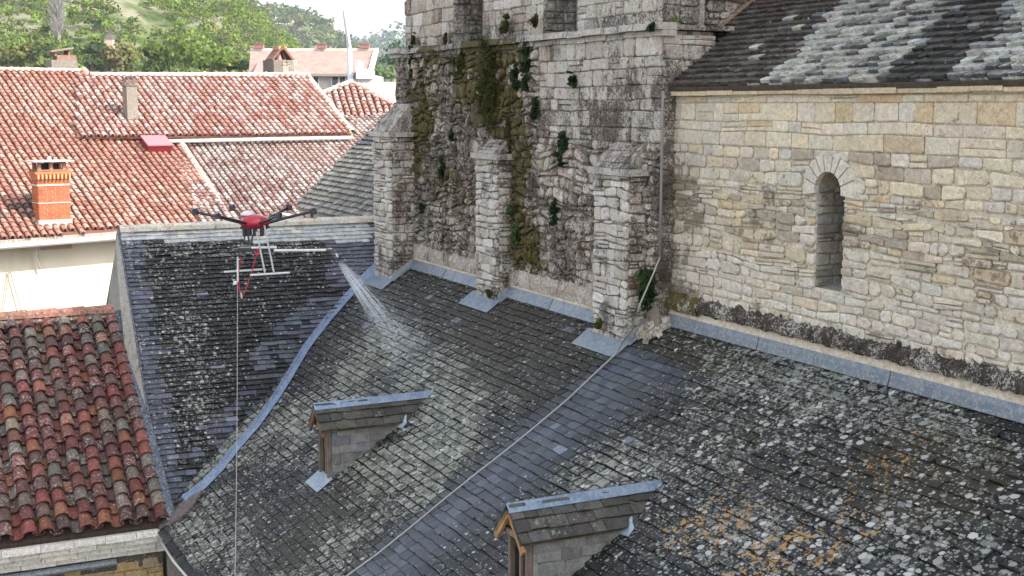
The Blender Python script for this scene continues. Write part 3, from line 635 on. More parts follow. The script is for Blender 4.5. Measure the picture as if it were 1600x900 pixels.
buttress(-9.83, -9.27, 5.54, -.57, -.32, 'widest right-hand buttress beside the conduit')
# ledge along the belfry foot
mb = MB()
for a, b_ in ((-14.42, -12.33), (-11.80, -9.83)): ledge(mb, a, b_, Y_T, -1.765, -1.60, .05, .04, (.38, .32, .26), (.35, .1, 0, 0), .012)
mb.build('plinth_ledge', STONE_T, church)
mb = MB(); 
for a, b_ in ((-14.42, -12.33), (-11.80, -9.83)): strip(mb, a, b_, Y_T - .035, -1.76, Y_T - .05, -1.795, (.58, .50, .38))
mb.build('plinth_fillet', MORT_N, church)
mb = MB()
for a, b_ in ((-14.42, -12.33), (-11.80, -9.83)): strip(mb, a, b_, Y_T - .052, -1.79, Y_T - .11, az_(Y_T - .11) + .024, ZT, 4)
for (x0, x1, yf) in ((-15.0, -14.42, 5.42), (-12.33, -11.80, 5.56), (-9.83, -9.27, 5.54)):
    def ap(x, Yv, n=.02): return V((x, Yv, az_(Yv))) + AN * n
    mb.slab([ap(x0 - .10, yf - .16, .02), ap(x1 + .07, yf - .16, .02), ap(x1 + .07, yf + .02, .03), ap(x0 - .10, yf + .02, .03)], AN, .004, jit((.22, .265, .30), .05))
    mb.slab([ap(x1 + .0, yf - .02, .026), ap(x1 + .10, yf - .02, .026), ap(x1 + .10, Y_T - .05, .026), ap(x1 + .0, Y_T - .05, .026)], AN, .004, jit(ZT, .05))
    mb.slab([V((x1 + .034, yf - .03, az_(yf - .03) + .02)), V((x1 + .034, Y_T, az_(Y_T) + .02)), V((x1 + .034, Y_T, az_(Y_T) + .10)), V((x1 + .034, yf - .03, az_(yf) + .08))], XF, .004, jit((.34, .36, .37), .05))
mb.build('buttress_flashing', ZINC, church)
# fallen rubble heap in the corner by the right buttress
mb = MB()
for i in range(60):
    x = R.uniform(-9.22, -8.98); yv = R.uniform(5.58, 5.78); s_ = R.uniform(.009, .026); h = .02 + .05 * R.random()
    q = Matrix.Rotation(R.uniform(0, 3), 3, V((R.random(), R.random(), R.random())).normalized())
    mb.box(V((x, yv, az_(yv) + h)), q @ XF, q @ YF, q @ UPZ, s_ * 1.4, s_, s_ * .6, jit((.42, .37, .30), .3), (.45, .15, 0, 0))
tag(mb.build('rubble_heap', STONE_T), 'small heap of pale broken stones in the corner beside the right buttress', 'rubble')

# ================================================================== SLATE WING (left)
P0, P1 = FA.p(*v0), FA.p(*v1)
gn = azd(AZ).cross(P0 - P1).normalized(); gn = gn if gn.z > 0 else -gn
FG = Fr(P1, YF, gn.cross(YF) * -1); 
if FG.W.z < 0: FG = Fr(P1, YF, -FG.W)
if FG.N.z < 0: FG.N = -FG.N
wing = thing('slate_roofed_wing', 'steep dark slate roof wing joined to the church by a zinc valley', 'building', (-14, 4, -9))
gr0, gr1 = FG.px(184, 350), FG.px(590, 352); gb = FG.px(263, 795)
wr = (gr0[1] + gr1[1]) / 2; vt = FG.uv(P0); ug = min(gr0[0], 0)
vx = (vt[0] * 1.16, vt[1] * 1.16)
cG = [(gr0[0] + .005, wr), (gb[0] - .03, -.02), (gb[0] + .02, -.02), vx, (vx[0] + .05, wr)]
if area(cG) and sum((cG[(i + 1) % 5][0] - cG[i][0]) * (cG[(i + 1) % 5][1] + cG[i][1]) for i in range(5)) > 0: cG = cG[::-1]
def vdist(x, y):   # px distance left of the valley
    yv = [(582, 428), (545, 468), (480, 548), (430, 630), (370, 706), (318, 764), (262, 797)]
    for (xa, ya), (xb, yb) in zip(yv, yv[1:]):
        if ya <= y <= yb: return lerp(xa, xb, (y - ya) / (yb - ya)) - x
    return 300
def tG(x, y, P):
    d = vdist(x, y); lft = x - lerp(187, 262, (y - 350) / 440)
    if y < 378 and x < 583: return jit((.44, .45, .44), .14) if R.random() < .8 else jit((.58, .56, .48), .1)  # pale top courses: sunlit band below the ridge put into slate colour
    if x > 515 and y < 440: return jit((.10, .105, .125), .2)
    if (d < 70 * (1 + .8 * nz(x * .02, y * .03))) and R.random() < .75 or lft < 28 + 16 * nz(1, y * .03): return jit((.085, .092, .115), .35)
    if R.random() < .008: return jit((.2, .22, .28), .1)
    return jit((.016, .016, .016), .5)
def zG(x, y, P):
    d = vdist(x, y); lft = x - lerp(187, 262, (y - 350) / 440)
    if y < 378: return (.55 * R.random(), 0, 0, .4)
    l = .32 + .35 * cl(1 - abs(lft - 75) / 70) * cl((y - 380) / 100) + .15 * nz(x * .015, y * .02)
    if d < 60 or x > 520: l *= .5
    if y < 400 and x < 500: l = .6
    return (cl(l + R.uniform(-.16, .16)) * .85, 0.02, .3, .3 + l)
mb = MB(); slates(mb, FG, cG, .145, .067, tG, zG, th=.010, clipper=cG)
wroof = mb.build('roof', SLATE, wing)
mb = MB(); mb.slab([FG.p(u, w_, -.014) for u, w_ in cG], FG.N, .08, (.03, .03, .03)); mb.build('roof_deck', TINT, wroof)
# back slope, gable, ridge
RG0, RG1 = FG.p(gr0[0], wr), FG.p(vt[0] + .3, wr)
bk = V((-FG.W.x, 0, -abs(FG.W.z))); bk = V((-abs(FG.W.x), 0, -abs(FG.W.z)))
mb = MB(); mb.slab([RG1, RG0, RG0 + bk * 3.6, RG1 + bk * 3.6], V((-abs(FG.N.x), 0, FG.N.z)), .05, (.08, .08, .08), (.4, 0, .2, 0)); mb.build('back_roof', SLATE, wing)
mb = MB(); x = RG0.y
while x < RG1.y:
    l_ = R.uniform(.18, .34); c = R.choice([(.68, .63, .52), (.62, .60, .54), (.66, .56, .44)]); h = .03 + R.uniform(-.008, .012)
    for k in range(5):
        a0, a1 = math.pi * k / 5, math.pi * (k + 1) / 5; r_ = .075
        pt = lambda a, yy, e=0: V((RG0.x + math.cos(a) * (r_ + e), yy, RG0.z - .02 + math.sin(a) * (r_ * .8 + e + h * .5)))
        mb.poly([pt(a0, x, .004), pt(a0, x + l_ + .01), pt(a1, x + l_ + .01), pt(a1, x, .004)][::-1], jit(c, .12), (.4, .2, 0, 0))
    x += l_
mb.build('ridge_tile', STONE_N, wing)
yG = RG0.y
P_b = FG.p(gb[0] - .03, -.02)
mb = MB(); gy = min(RG0.y, P_b.y) 
mb.slab([V((RG0.x, RG0.y - .01, RG0.z - .03)), V((P_b.x, P_b.y - .01, P_b.z - .03)), V((P_b.x + .1, P_b.y, -9)), V((RG0.x - 2.4, RG0.y, -9)), V((RG0.x - 2.4, RG0.y, RG0.z - 2.3))][::-1], V((0, -1, 0)), .25, (.33, .31, .28), (.35, 0, 0, 0))
mb.build('gable_wall', CEM, wing)
mb = MB()                           # rendered verge band, wider towards its middle
n_ = 14
for i in range(n_):
    t0, t1 = i / n_, (i + 1) / n_; a, b_ = RG0.lerp(P_b, t0), RG0.lerp(P_b, t1); wv = lambda t: .05 + .16 * math.sin(min(1, t * 1.1) * math.pi * .9) ** 1
    mb.slab([a + V((0, -.02, -.012)), b_ + V((0, -.02, -.012)), b_ + V((0, -.02 - .5 * wv(t1), -.02 - wv(t1))), a + V((0, -.02 - .5 * wv(t0), -.02 - wv(t0)))][::-1], V((0, -1, .4)).normalized(), .05, (.36, .34, .30), (.4, 0, 0, 0))
mb.build('verge_band', CEM, wing)
mb = MB(); mb.bar(RG0 + V((0, -.012, .012)), P_b + V((0, -.012, .012)), .02, .03, tint=(.05, .055, .07)); mb.build('verge_strip', ZINC, wing)
# valley flashing: two zinc leaves following the valley, sagging slightly
mb = MB(); vp = [(592, 418), (575, 434), (545, 468), (512, 506), (480, 548), (455, 590), (430, 630), (400, 672), (370, 706), (345, 738), (318, 766), (290, 786), (262, 800)]
for (xa, ya), (xb, yb) in zip(vp, vp[1:]):
    t0, t1 = (ya - 428) / 370, (yb - 428) / 370
    wl_, wr_ = 5 + 3 * cl(t0), 9 + 4 * cl(t0)
    A0, A1 = aisle(xa, ya), aisle(xb, yb); d_ = (A1 - A0).normalized()
    nr = AN.cross(d_); nr = nr if nr.y < 0 or nr.x > 0 else -nr
    nr = nr if nr.dot(RT) > 0 else -nr
    wd = .062; lift = AN * .042; e0 = d_ * .01
    j0 = R.uniform(-.006, .006)
    mb.slab([A0 - e0 + lift, A1 + e0 + lift, A1 + e0 + nr * (wd + j0) + AN * .026, A0 - e0 + nr * (wd + j0) + AN * .026], AN, .004, jit((.18, .25, .36), .06))
    nl = -(nr * .6 + FG.N.cross(d_).normalized() * 0); nl = -nr * .35 + UPZ * .35
    mb.slab([A0 - e0 + lift, A1 + e0 + lift, A1 + e0 + lift + nl * .11, A0 - e0 + lift + nl * .11], (AN + FG.N).normalized(), .004, jit((.17, .23, .33), .08))
mb.build('valley_flashing', ZINC, wing)
mb = MB(); a = aisle(262, 797); 
mb.slab([a + AN * .03, aisle(320, 770) + AN * .04, aisle(300, 800) + AN * .035, aisle(268, 822) + AN * .03, aisle(250, 828) + AN * .03], AN, .02, (.16, .11, .09)); mb.build('valley_foot', ZINC, wing)

# ================================================================== DORMERS
def dormer(front_px, length, wdt, hfront, hroof, label, open_wood):
    B = aisle(*front_px); ch = MB(); x1 = B.x; x0 = x1 - wdt; y0 = B.y; zb = B.z
    rise = .0; ye = zb + hfront                     # eave height
    yback = y0 + hfront / PS                        # where the cheek top meets the roof
    zr = ye + hroof; yr = y0 + (zr - zb) / PS
    d = bpy.data.objects.new('dormer', None); C.objects.link(d); d.location = B; d.parent = church; d.matrix_parent_inverse = Matrix.Translation(-church.location); d['label'] = label
    def bd(mb, n, m): 
        o = mb.build(n, m); o.parent = d; o.matrix_parent_inverse = Matrix.Translation(-B); return o
    for (xx, nx, U) in ((x1, 1, YF), (x0, -1, -YF)):
        mb = MB(); fr = Fr((xx, y0 + .02 if nx > 0 else yback, zb), U, UPZ)
        L = yback - y0
        tri = [(0, 0), (L, hfront), (0, hfront)] if nx > 0 else [(0, hfront), (L - .02, 0), (L - .02, hfront)]
        tri = [(0, 0), (L - .02, hfront), (0, hfront)] if nx > 0 else [(L, 0), (L, hfront), (0, hfront)]
        mb.slab([fr.p(u, w_, -.006) for u, w_ in tri], fr.N, .02, (.07, .065, .055))
        slates(mb, fr, tri, .17, .082, lambda x, y, P: jit((.20, .195, .18) if R.random() < .85 else (.15, .16, .17), .16), lambda x, y, P: (.12, 0, .15, 0), th=.004, clipper=tri if nx > 0 else tri, wj=.15)
        bd(mb, 'cheek', SLATE)
    ov = .055; th = math.atan2(hroof, wdt / 2 + ov); xm = (x0 + x1) / 2
    for s_ in (1, -1):
        U = YF * s_; Wd = V((-s_ * math.cos(th), 0, math.sin(th))); sl_ = (wdt / 2 + ov) / math.cos(th)
        E = V((xm + s_ * (wdt / 2 + ov), y0 - .09, zr - sl_ * math.sin(th)))
        ze = E.z; Lr = (zr - zb) / PS + .09; Le = (ze - zb) / PS + .09
        if s_ > 0: fr = Fr(E, U, Wd); pl = [(0, 0), (Le, 0), (Lr, sl_), (0, sl_)]
        else: fr = Fr(E + YF * Lr, U, Wd); pl = [(Lr - Le, 0), (Lr, 0), (Lr, sl_), (0, sl_)]
        mb = MB(); mb.slab([fr.p(u, w_, -.006) for u, w_ in pl], fr.N, .022, (.22, .15, .09))
        bd(mb, 'roof_board', WOOD)
        mb = MB(); slates(mb, fr, pl, .15, .085, lambda x, y, P: jit((.075, .072, .064), .35), lambda x, y, P: (.42 if R.random() < .3 else .15, .0, .55, 0), th=.006, clipper=pl, wj=.4)
        bd(mb, 'roof_slope', SLATE)
    mb = MB(); ra, rb = V((xm, y0 - .10, zr + .02)), V((xm, yr + .02, zr + .03))
    for s_ in (1, -1):
        q = V((s_ * math.cos(th), 0, -math.sin(th))) * .075
        mb.slab([ra, rb, rb + q, ra + q][::s_], V((s_ * math.sin(th), 0, math.cos(th))), .004, (.22, .30, .41))
    bd(mb, 'ridge_cap', ZINC)
    mb = MB(); wc = (.34, .20, .11) if open_wood else (.18, .10, .07)
    for xx in (x0 + .02, x1 - .02): mb.bar(V((xx, y0, zb - .02)), V((xx, y0, ye)), .035, .035, tint=jit((.17, .13, .105), .15))
    mb.bar(V((x0 - .02, y0 - .02, ye)), V((x1 + .02, y0 - .02, ye)), .045, .04, tint=jit((.24, .18, .14), .15))
    mb.bar(V((xm, y0 + .01, zb)), V((xm, y0 + .01, ye)), .02, .02, tint=(.24, .18, .15))
    for s_ in (1, -1): mb.bar(V((xm + s_ * (wdt / 2 + ov), y0 - .075, ye - .06)), V((xm, y0 - .075, zr - .035)), .022, .045, tint=jit((.42, .24, .11) if open_wood else (.17, .10, .07), .1))
    bd(mb, 'frame', WOOD)
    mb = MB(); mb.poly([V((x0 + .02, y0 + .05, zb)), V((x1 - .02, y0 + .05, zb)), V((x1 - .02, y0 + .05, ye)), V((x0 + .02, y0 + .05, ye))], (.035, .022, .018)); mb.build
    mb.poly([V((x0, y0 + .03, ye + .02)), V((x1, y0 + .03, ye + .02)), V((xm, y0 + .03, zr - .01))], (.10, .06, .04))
    if open_wood: mb.box(V((xm - .02, y0 - .04, ye + hroof * .45)), XF, YF, V((.0, -.3, 1)).normalized(), .09, .012, .05, (.50, .27, .12))
    bd(mb, 'opening_board', WOOD)
    mb = MB()
    def ap(x, Yv, n=.02): return V((x, Yv, az_(Yv))) + AN * n
    mb.slab([ap(x0 - .03, y0 - .13, .022), ap(x1 + .06, y0 - .13, .022), ap(x1 + .06, y0 + .02, .03), ap(x0 - .03, y0 + .02, .03)], AN, .004, (.36, .43, .47))
    bd(mb, 'apron_flashing', ZINC); mb = MB()
    e = V((x1 + ov, y0, 0)); yk = y0 + (ye - .03 - zb) / PS
    pts = [ap(x1 - .01, yk - .05, .03), ap(x1 + .12, yk - .03, .025), ap(x1 + .10, yk + .03, .028), ap(x1 + .055, yk + .05, .045), ap(x1 + .04, yk + .07, .06), ap(x1 + .02, yk + .07, .06), ap(x1 + .01, yk + .03, .04)]
    mb.slab(pts, AN, .006, (.42, .48, .54)); bd(mb, 'eave_flashing', ZINC)
    return d
dormer((516, 752), .6, .27, .47, .20, 'dormer nearer the zinc valley, mossy roof and narrow dark opening', False)
dormer((828, 958), .6, .29, .48, .20, 'dormer at the bottom edge with bare orange wood under its gable', True)

# ================================================================== LOWER-LEFT TILED BUILDING
kb = thing('tiled_outbuilding', 'low building with old red and grey lichened canal tiles and a pale cornice', 'building', (-13, 1, -9))
K1 = onY(180, 491, 2.38); K0 = onY(262, 812, 2.38); 
FK = Fr(K0, YF, K1 - K0)
if FK.N.z < 0: FK.N = -FK.N
KL = (K1 - K0).length
def tK(x, y, P):
    c = R.choice([(.20, .065, .048), (.16, .055, .045), (.24, .095, .055), (.12, .07, .06), (.14, .12, .10), (.19, .15, .115), (.11, .055, .05), (.21, .065, .055), (.17, .07, .055), (.14, .05, .045)])
    c = mixc(c, (.07, .055, .05), .5 * cl((600 - y) / 90) * R.random())
    return jit(c, .25)
mb = MB(); tiles(mb, FK, [(-3.6, 0), (-.02, 0), (-.02, KL), (-3.6, KL)], .178, .172, tK, lambda x, y, P: (.15 + .5 * R.random() ** 1.5, 0, 0, 0), seg=8, wob=.12)
kroof = mb.build('roof', TILE, kb)
mb = MB(); mb.slab([FK.p(-3.6, -.02, -.035), FK.p(0, -.02, -.035), FK.p(0, KL, -.035), FK.p(-3.6, KL, -.035)], FK.N, .05, (.07, .05, .04)); mb.build('roof_deck', WOOD, kroof)
mb = MB(); y_ = -.02
while y_ > -3.6:
    l_ = R.uniform(.27, .33); c = jit(R.choice([(.26, .12, .09), (.20, .13, .10), (.30, .17, .12)]), .2)
    pts = []
    for yy, r_ in ((y_, .088), (y_ - l_ - .03, .075)):
        for k in range(7):
            a = math.pi * k / 6; pts.append(FK.p(yy, KL, 0) + V((-math.cos(a) * r_, 0, math.sin(a) * r_ + .03)))
    mb.add(pts, [(k, k + 1, k + 8, k + 7) for k in range(6)], c, (.4, 0, 0, 0)); y_ -= l_
mb.slab([FK.p(-3.6, KL, .05), FK.p(0, KL, .05), FK.p(0, KL - .10, .045), FK.p(-3.6, KL - .10, .045)][::-1], FK.N, .14, (.16, .10, .08), (.5, 0, 0, 0))
mb.build('ridge_tile', TILE, kroof)
mb = MB(); kz = K0.z; kx = K0.x
for i in range(4):                  # corbelled cornice of white brick courses
    y_ = -3.6; xo = .02 - i * .045
    while y_ < 0:
        l_ = R.uniform(.24, .42); e = min(.0, y_ + l_); a = FK.p(y_, 0); b_ = FK.p(e, 0)
        mb.abox(kx - .5, kx + xo * 1.3 + R.uniform(-.008, .008), a.y, b_.y - .005, kz - .075 - (i + 1) * .07 + R.uniform(-.004, .004), kz - .075 - i * .07 - .006, jit((.72, .71, .67), .10), (.15, 0, 0, 0)); y_ = e if e < 0 else 1
mb.build('cornice', STONE_N, kb)
mb = MB(); mb.abox(kx - .5, kx - .2, 2.33 - 3.6, 2.36, kz - .5, kz - .355, (.10, .09, .08)); mb.abox(kx - 3, kx - .22, 2.35 - 3.6, 2.36, -9, kz - .5, (.36, .27, .15))
stones(mb, Fr((kx - .22, 0, 0), YF, UPZ), 2.36 - 3.6, 2.36, kz - 1.6, kz - .42, .09, .14, .18, .4, lambda x, y, P, a, b: jit((.46, .33, .16) if R.random() < .6 else (.38, .32, .22), .2), .02, lambda x, y, P: (.35, 0, 0, 0), rnd=.14)
mb.build('wall', STONE_N, kb)
mb = MB(); mb.tube([(kx - .10, 2.36 - 3.7, kz - .40), (kx - .13, 1.9, kz - .395)], .035, 8, (.20, .23, .25)); mb.build('gutter', ZINC, kb)
mb = MB(); mb.slab([FK.p(-.02, -.05, .05), FK.p(.07, -.05, .06), FK.p(.07, KL, .06), FK.p(-.02, KL, .05)], FK.N, .01, (.07, .085, .11))
mb.slab([FK.p(-.07, 0, .06), FK.p(-.02, 0, .06), FK.p(-.02, KL, .06), FK.p(-.07, KL, .06)], FK.N, .02, (.26, .25, .22)); mb.build('side_flashing', ZINC, kb)

# ================================================================== RED TILED HOUSES BEHIND
def patchy(cols, P, k=.25, pick=.45):       # broad weathering zones with some stray tiles
    t_ = cl(.5 + .9 * nz(P.x * k, P.y * k, 2) + .35 * nz(P.x * k * 4, P.y * k * 4, 5) + R.uniform(-.16, .16)); i = min(len(cols) - 1, int(t_ * len(cols)))
    return R.choice(cols) if R.random() < pick * .5 else cols[i]
def tileA(x, y, P):
    c = patchy([(.31, .13, .095), (.34, .155, .115), (.37, .185, .14), (.36, .17, .12), (.41, .23, .17), (.44, .30, .24), (.39, .20, .15)], P)
    if x < 56 and 310 < y < 348 and R.random() < .5: c = (.12, .08, .07)  # darkened tiles: cast shadow of the brick chimney painted in
    return jit(c, .14)
def tileB(x, y, P):
    return jit(patchy([(.32, .14, .11), (.36, .18, .14), (.42, .27, .23), (.38, .21, .17), (.46, .35, .31), (.34, .16, .125), (.44, .31, .27)], P), .13)
def tileC(x, y, P): return jit(patchy([(.33, .21, .185), (.42, .34, .31), (.26, .15, .13), (.46, .39, .36), (.36, .25, .22)], P), .12)
def tiled(parent, fr, pxpoly, pitch, ex, tint, zo=.35, seg=5, name='roof'):
    poly = [fr.px(*q) for q in pxpoly]; mb = MB(); tiles(mb, fr, poly, pitch, ex, tint, lambda x, y, P: (zo * R.random() * 1.5, 0, 0, 0), seg=seg, wob=.03, chan=False)
    r = mb.build(name, TILE, parent); mb = MB(); pts = [fr.p(u, w_, -.02) for u, w_ in poly]
    mb.slab(pts, fr.N, .05, (.16, .07, .05)); mb.build('roof_deck', TINT, r); return r
def ridge(parent, pa, pb, r_=.1, l_=.34, tint=(.58, .44, .36), name='ridge_tile'):
    mb = MB(); d = (pb - pa); n = int(d.length / l_); dn = d.normalized(); sx = dn.cross(UPZ).normalized()
    for i in range(n):
        c = jit(tint, .18); p = []
        for q, rr in ((pa.lerp(pb, i / n), r_), (pa.lerp(pb, (i + 1.1) / n), r_ * .85)):
            for k in range(6): a = math.pi * k / 5; p.append(q + sx * math.cos(a) * rr + UPZ * (math.sin(a) * rr - .01))
        mb.add(p, [(k, k + 1, k + 7, k + 6) for k in range(5)], c, (.5, 0, 0, 0))
    return mb.build(name, TILE, parent)
FAa = roof_frame(atd(90, 372, 27.0), 54, 24)
hA = thing('cream_house', 'nearest house with cream rendered wall under a pink tiled roof', 'house', atd(90, 500, 27) * V((1, 1, 0)) if False else (atd(90, 500, 27).x, atd(90, 500, 27).y, -9))
polyA = [(-70, 379), (362, 347), (268, 204), (196, 196), (131, 112), (-70, 107)]
rA = tiled(hA, FAa, polyA, .158, .20, tileA)
ridge(hA, onp(362, 347, FAa.O, FAa.N) + FAa.N * .04, onp(268, 204, FAa.O, FAa.N) + FAa.N * .04, .10, .3, (.50, .36, .30), 'verge_tile'); ridge(hA, onp(196, 196, FAa.O, FAa.N) + FAa.N * .05, onp(131, 112, FAa.O, FAa.N) + FAa.N * .05, .10, .3, (.42, .28, .22), 'verge_tile')
ridge(hA, onp(-70, 108, FAa.O, FAa.N), onp(133, 112, FAa.O, FAa.N), .10, .3)
mb = MB(); ea, eb = onp(-70, 379, FAa.O, FAa.N), onp(362, 347, FAa.O, FAa.N); gd = FAa.U; wn = azd(54 + 90)
wa, wb_ = ea - wn * .38, eb - wn * .38
mb.slab([wa + V((0, 0, -.10)), wb_ + V((0, 0, -.10)), V((wb_.x, wb_.y, -9)), V((wa.x, wa.y, -9))][::-1], wn, .3, (.64, .58, .46)); mb.build('wall', REND, hA)
mb = MB(); mb.slab([ea + V((0, 0, -.07)), eb + V((0, 0, -.07)), wb_ + V((0, 0, .08)), wa + V((0, 0, .08))], -UPZ, .02, (.28, .24, .2)); mb.bar(ea + V((0, 0, -.07)), eb + V((0, 0, -.07)), .03, .10, tint=(.34, .30, .26)); mb.build('eave_board', WOOD, hA)
mb = MB(); mb.tube([ea + wn * .06 + V((0, 0, -.15)), eb + wn * .06 + V((0, 0, -.15))], .055, 8, (.50, .50, .48)); mb.build('gutter', PLAST, hA)
# B, C, D
dA = onp(268, 206, FAa.O, FAa.N).dot(FW)
FBb = roof_frame(atd(400, 209, dA + .5), 58, 23)
hB = thing('gabled_tile_house', 'second row house, long pink tiled roof with white gutter behind the cream house', 'house', (FBb.O.x, FBb.O.y, -9))
tiled(hB, FBb, [(255, 213), (549, 208), (480, 118), (120, 116), (120, 213)], .165, .22, tileB)
ridge(hB, onp(140, 118, FBb.O, FBb.N), onp(482, 118, FBb.O, FBb.N), .11, .38, (.66, .56, .46))
ridge(hB, onp(551, 207, FBb.O, FBb.N), onp(481, 119, FBb.O, FBb.N), .09, .36, (.62, .50, .42), 'verge_tile')
mb = MB(); ba, bb = onp(262, 213, FBb.O, FBb.N), onp(549, 208, FBb.O, FBb.N); bw = azd(58 + 90)
mb.slab([ba - bw * .3 + V((0, 0, -.1)), bb - bw * .3 + V((0, 0, -.1)), V((bb.x, bb.y, -9)) - bw * .3, V((ba.x, ba.y, -9)) - bw * .3][::-1], bw, .3, (.30, .26, .22)); mb.build('wall', REND, hB)  # wall tone darkened to carry the eave shadow under the gutter
mb = MB(); mb.tube([ba + bw * .06 + V((0, 0, -.12)), bb + bw * .06 + V((0, 0, -.12))], .045, 8, (.50, .50, .49)); mb.build('gutter', PLAST, hB)
FCc = roof_frame(atd(400, 222, dA + .75), 60, 21)
hC = thing('low_tile_house', 'lower house of fine pale pink tiles under the white gutter of the roof above', 'house', (FCc.O.x, FCc.O.y, -9))
tiled(hC, FCc, [(255, 221), (556, 216), (552, 205), (535, 183), (640, 180), (640, 372), (330, 380)], .15, .17, tileC, .5)
mb = MB(); ca, cb = onp(330, 380, FCc.O, FCc.N), onp(640, 372, FCc.O, FCc.N); cw = azd(150)
mb.slab([ca + V((0, 0, -.05)), cb + V((0, 0, -.05)), V((cb.x, cb.y, -9)), V((ca.x, ca.y, -9))][::-1], cw, .3, (.6, .54, .44)); mb.build('wall', REND, hC)
dC = onp(560, 190, FCc.O, FCc.N).dot(FW)
FDd = roof_frame(atd(560, 182, dC + 1.0), 75, 26)
hD = thing('hipped_tile_house', 'small hipped roof of pink tiles peeping between the gabled house and the belfry', 'house', (FDd.O.x, FDd.O.y, -9))
tiled(hD, FDd, [(530, 184), (640, 183), (640, 176), (548, 128), (503, 146)], .19, .24, tileB, seg=5)
ap_, h1, h2 = onp(548, 128, FDd.O, FDd.N), onp(503, 146, FDd.O, FDd.N), onp(622, 168, FDd.O, FDd.N)
ridge(hD, h1, ap_, .10, .36, (.62, .50, .42)); ridge(hD, h2, ap_, .10, .36, (.40, .24, .2))
mb = MB(); e1 = onp(640, 178, FDd.O, FDd.N); bkD = azd(20) * 7 + V((0, 0, -.5)); mb.slab([ap_ + V((0, 0, -.03)), h2 + V((0, 0, -.03)), h2 + azd(20) * 6 + V((0, 0, .6)), ap_ + azd(50) * 2.5 + V((0, 0, .02))], V((.4, .2, .9)).normalized(), .1, (.44, .31, .27), (.5, 0, 0, 0)); mb.build('side_roof', TILE, hD)
mb = MB(); da, db = onp(530, 184, FDd.O, FDd.N), onp(640, 183, FDd.O, FDd.N); mb.slab([da + V((0, 0, -.05)), db + V((0, 0, -.05)), V((db.x, db.y, -9)), V((da.x, da.y, -9))][::-1], azd(165), .3, (.6, .54, .44)); mb.build('wall', REND, hD)

# chimneys and roof fittings
def house_part(parent, name, base, label=None):
    d = bpy.data.objects.new(name, None); C.objects.link(d); d.location = base; d.parent = parent; d.matrix_parent_inverse = Matrix.Translation(-parent.location)
    if label: d['label'] = label
    return d
def sub(mb, n, m, d): o = mb.build(n, m); o.parent = d; o.matrix_parent_inverse = Matrix.Translation(-d.location); return o
# red brick chimney
bp = onp(86, 352, FAa.O, FAa.N); sc = bp.dot(FW) / F_PX; ch = house_part(hA, 'chimney', bp, 'orange brick chimney with flat metal cap')
cu, cn = FAa.U, azd(54 + 90); cwid = 47 * sc * 1.02; cdep = .42; top = (352 - 280) * sc
def cbox(mb, c, h0, h1, wx, wy, tint): mb.box(c + V((0, 0, (h0 + h1) / 2)), cu, cn, UPZ, wx / 2, wy / 2, (h1 - h0) / 2, tint)
cc = bp - cn * .18
mb = MB(); cbox(mb, cc, -.5, top, cwid, cdep, (.42, .30, .24)); h = .10; row = 0; bh = .053
while h < top:
    for (fr_, wlen) in ((Fr(cc + cn * (cdep / 2) - cu * cwid / 2, cu, UPZ), cwid), (Fr(cc - cu * cwid / 2 - cn * cdep / 2, cn, UPZ), cdep)):
        u = -.06 * (row % 2)
        sgn = 1 if fr_.U.dot(cu) > .9 else 1
        while u < wlen:
            a, b_ = max(0, u), min(wlen, u + .17)
            if b_ - a > .02: mb.box(fr_.p((a + b_) / 2, h + bh / 2, 0), fr_.U, UPZ, fr_.N, (b_ - a) / 2 - .004, bh / 2 - .004, .008, jit((.42, .13, .06), .18))
            u += .178
    h += bh; row += 1
sub(mb, 'brick_shaft', BRICK, ch)
mb = MB(); cbox(mb, cc, -.1, .12, cwid + .05, cdep + .06, (.52, .46, .38)); cbox(mb, cc, top * .48, top * .48 + .02, cwid + .03, cdep + .03, (.45, .42, .40)); cbox(mb, cc, top * .86, top * .86 + .03, cwid + .04, cdep + .04, (.60, .52, .46)); sub(mb, 'band', BRICK, ch)
mb = MB()
for i in range(3): cbox(mb, cc, top + i * .055, top + i * .055 + .05, cwid + .04 + .035 * i, cdep + .04 + .035 * i, jit((.50, .17, .08), .1))
for i in range(9): mb.box(cc + cn * (cdep / 2 + .05) + cu * (cwid * (i / 8 - .5)) + V((0, 0, top + .06)), cu, cn, UPZ, .014, .03, .05, (.62, .36, .18))
hh = top + .17
for su in (-1, -.1, .9):
    for sn in (-1, 1): mb.box(cc + cu * (su * cwid * .42) + cn * (sn * cdep * .4) + V((0, 0, hh + .09)), cu, cn, UPZ, .035, .035, .10, (.34, .20, .15))
cbox(mb, cc, hh, hh + .03, cwid, cdep, (.3, .16, .1)); cbox(mb, cc, hh, hh + .15, cwid * .5, cdep * .5, (.03, .03, .03)); sub(mb, 'crown', BRICK, ch)
mb = MB(); mb.box(cc + V((0, 0, hh + .20)), cu, cn, (UPZ + cu * .04).normalized(), cwid * .66, cdep * .75, .012, (.62, .60, .58)); mb.box(cc + V((0, 0, hh + .25)), cu, cn, UPZ, .03, .03, .04, (.7, .68, .64)); sub(mb, 'cap', MET, ch)
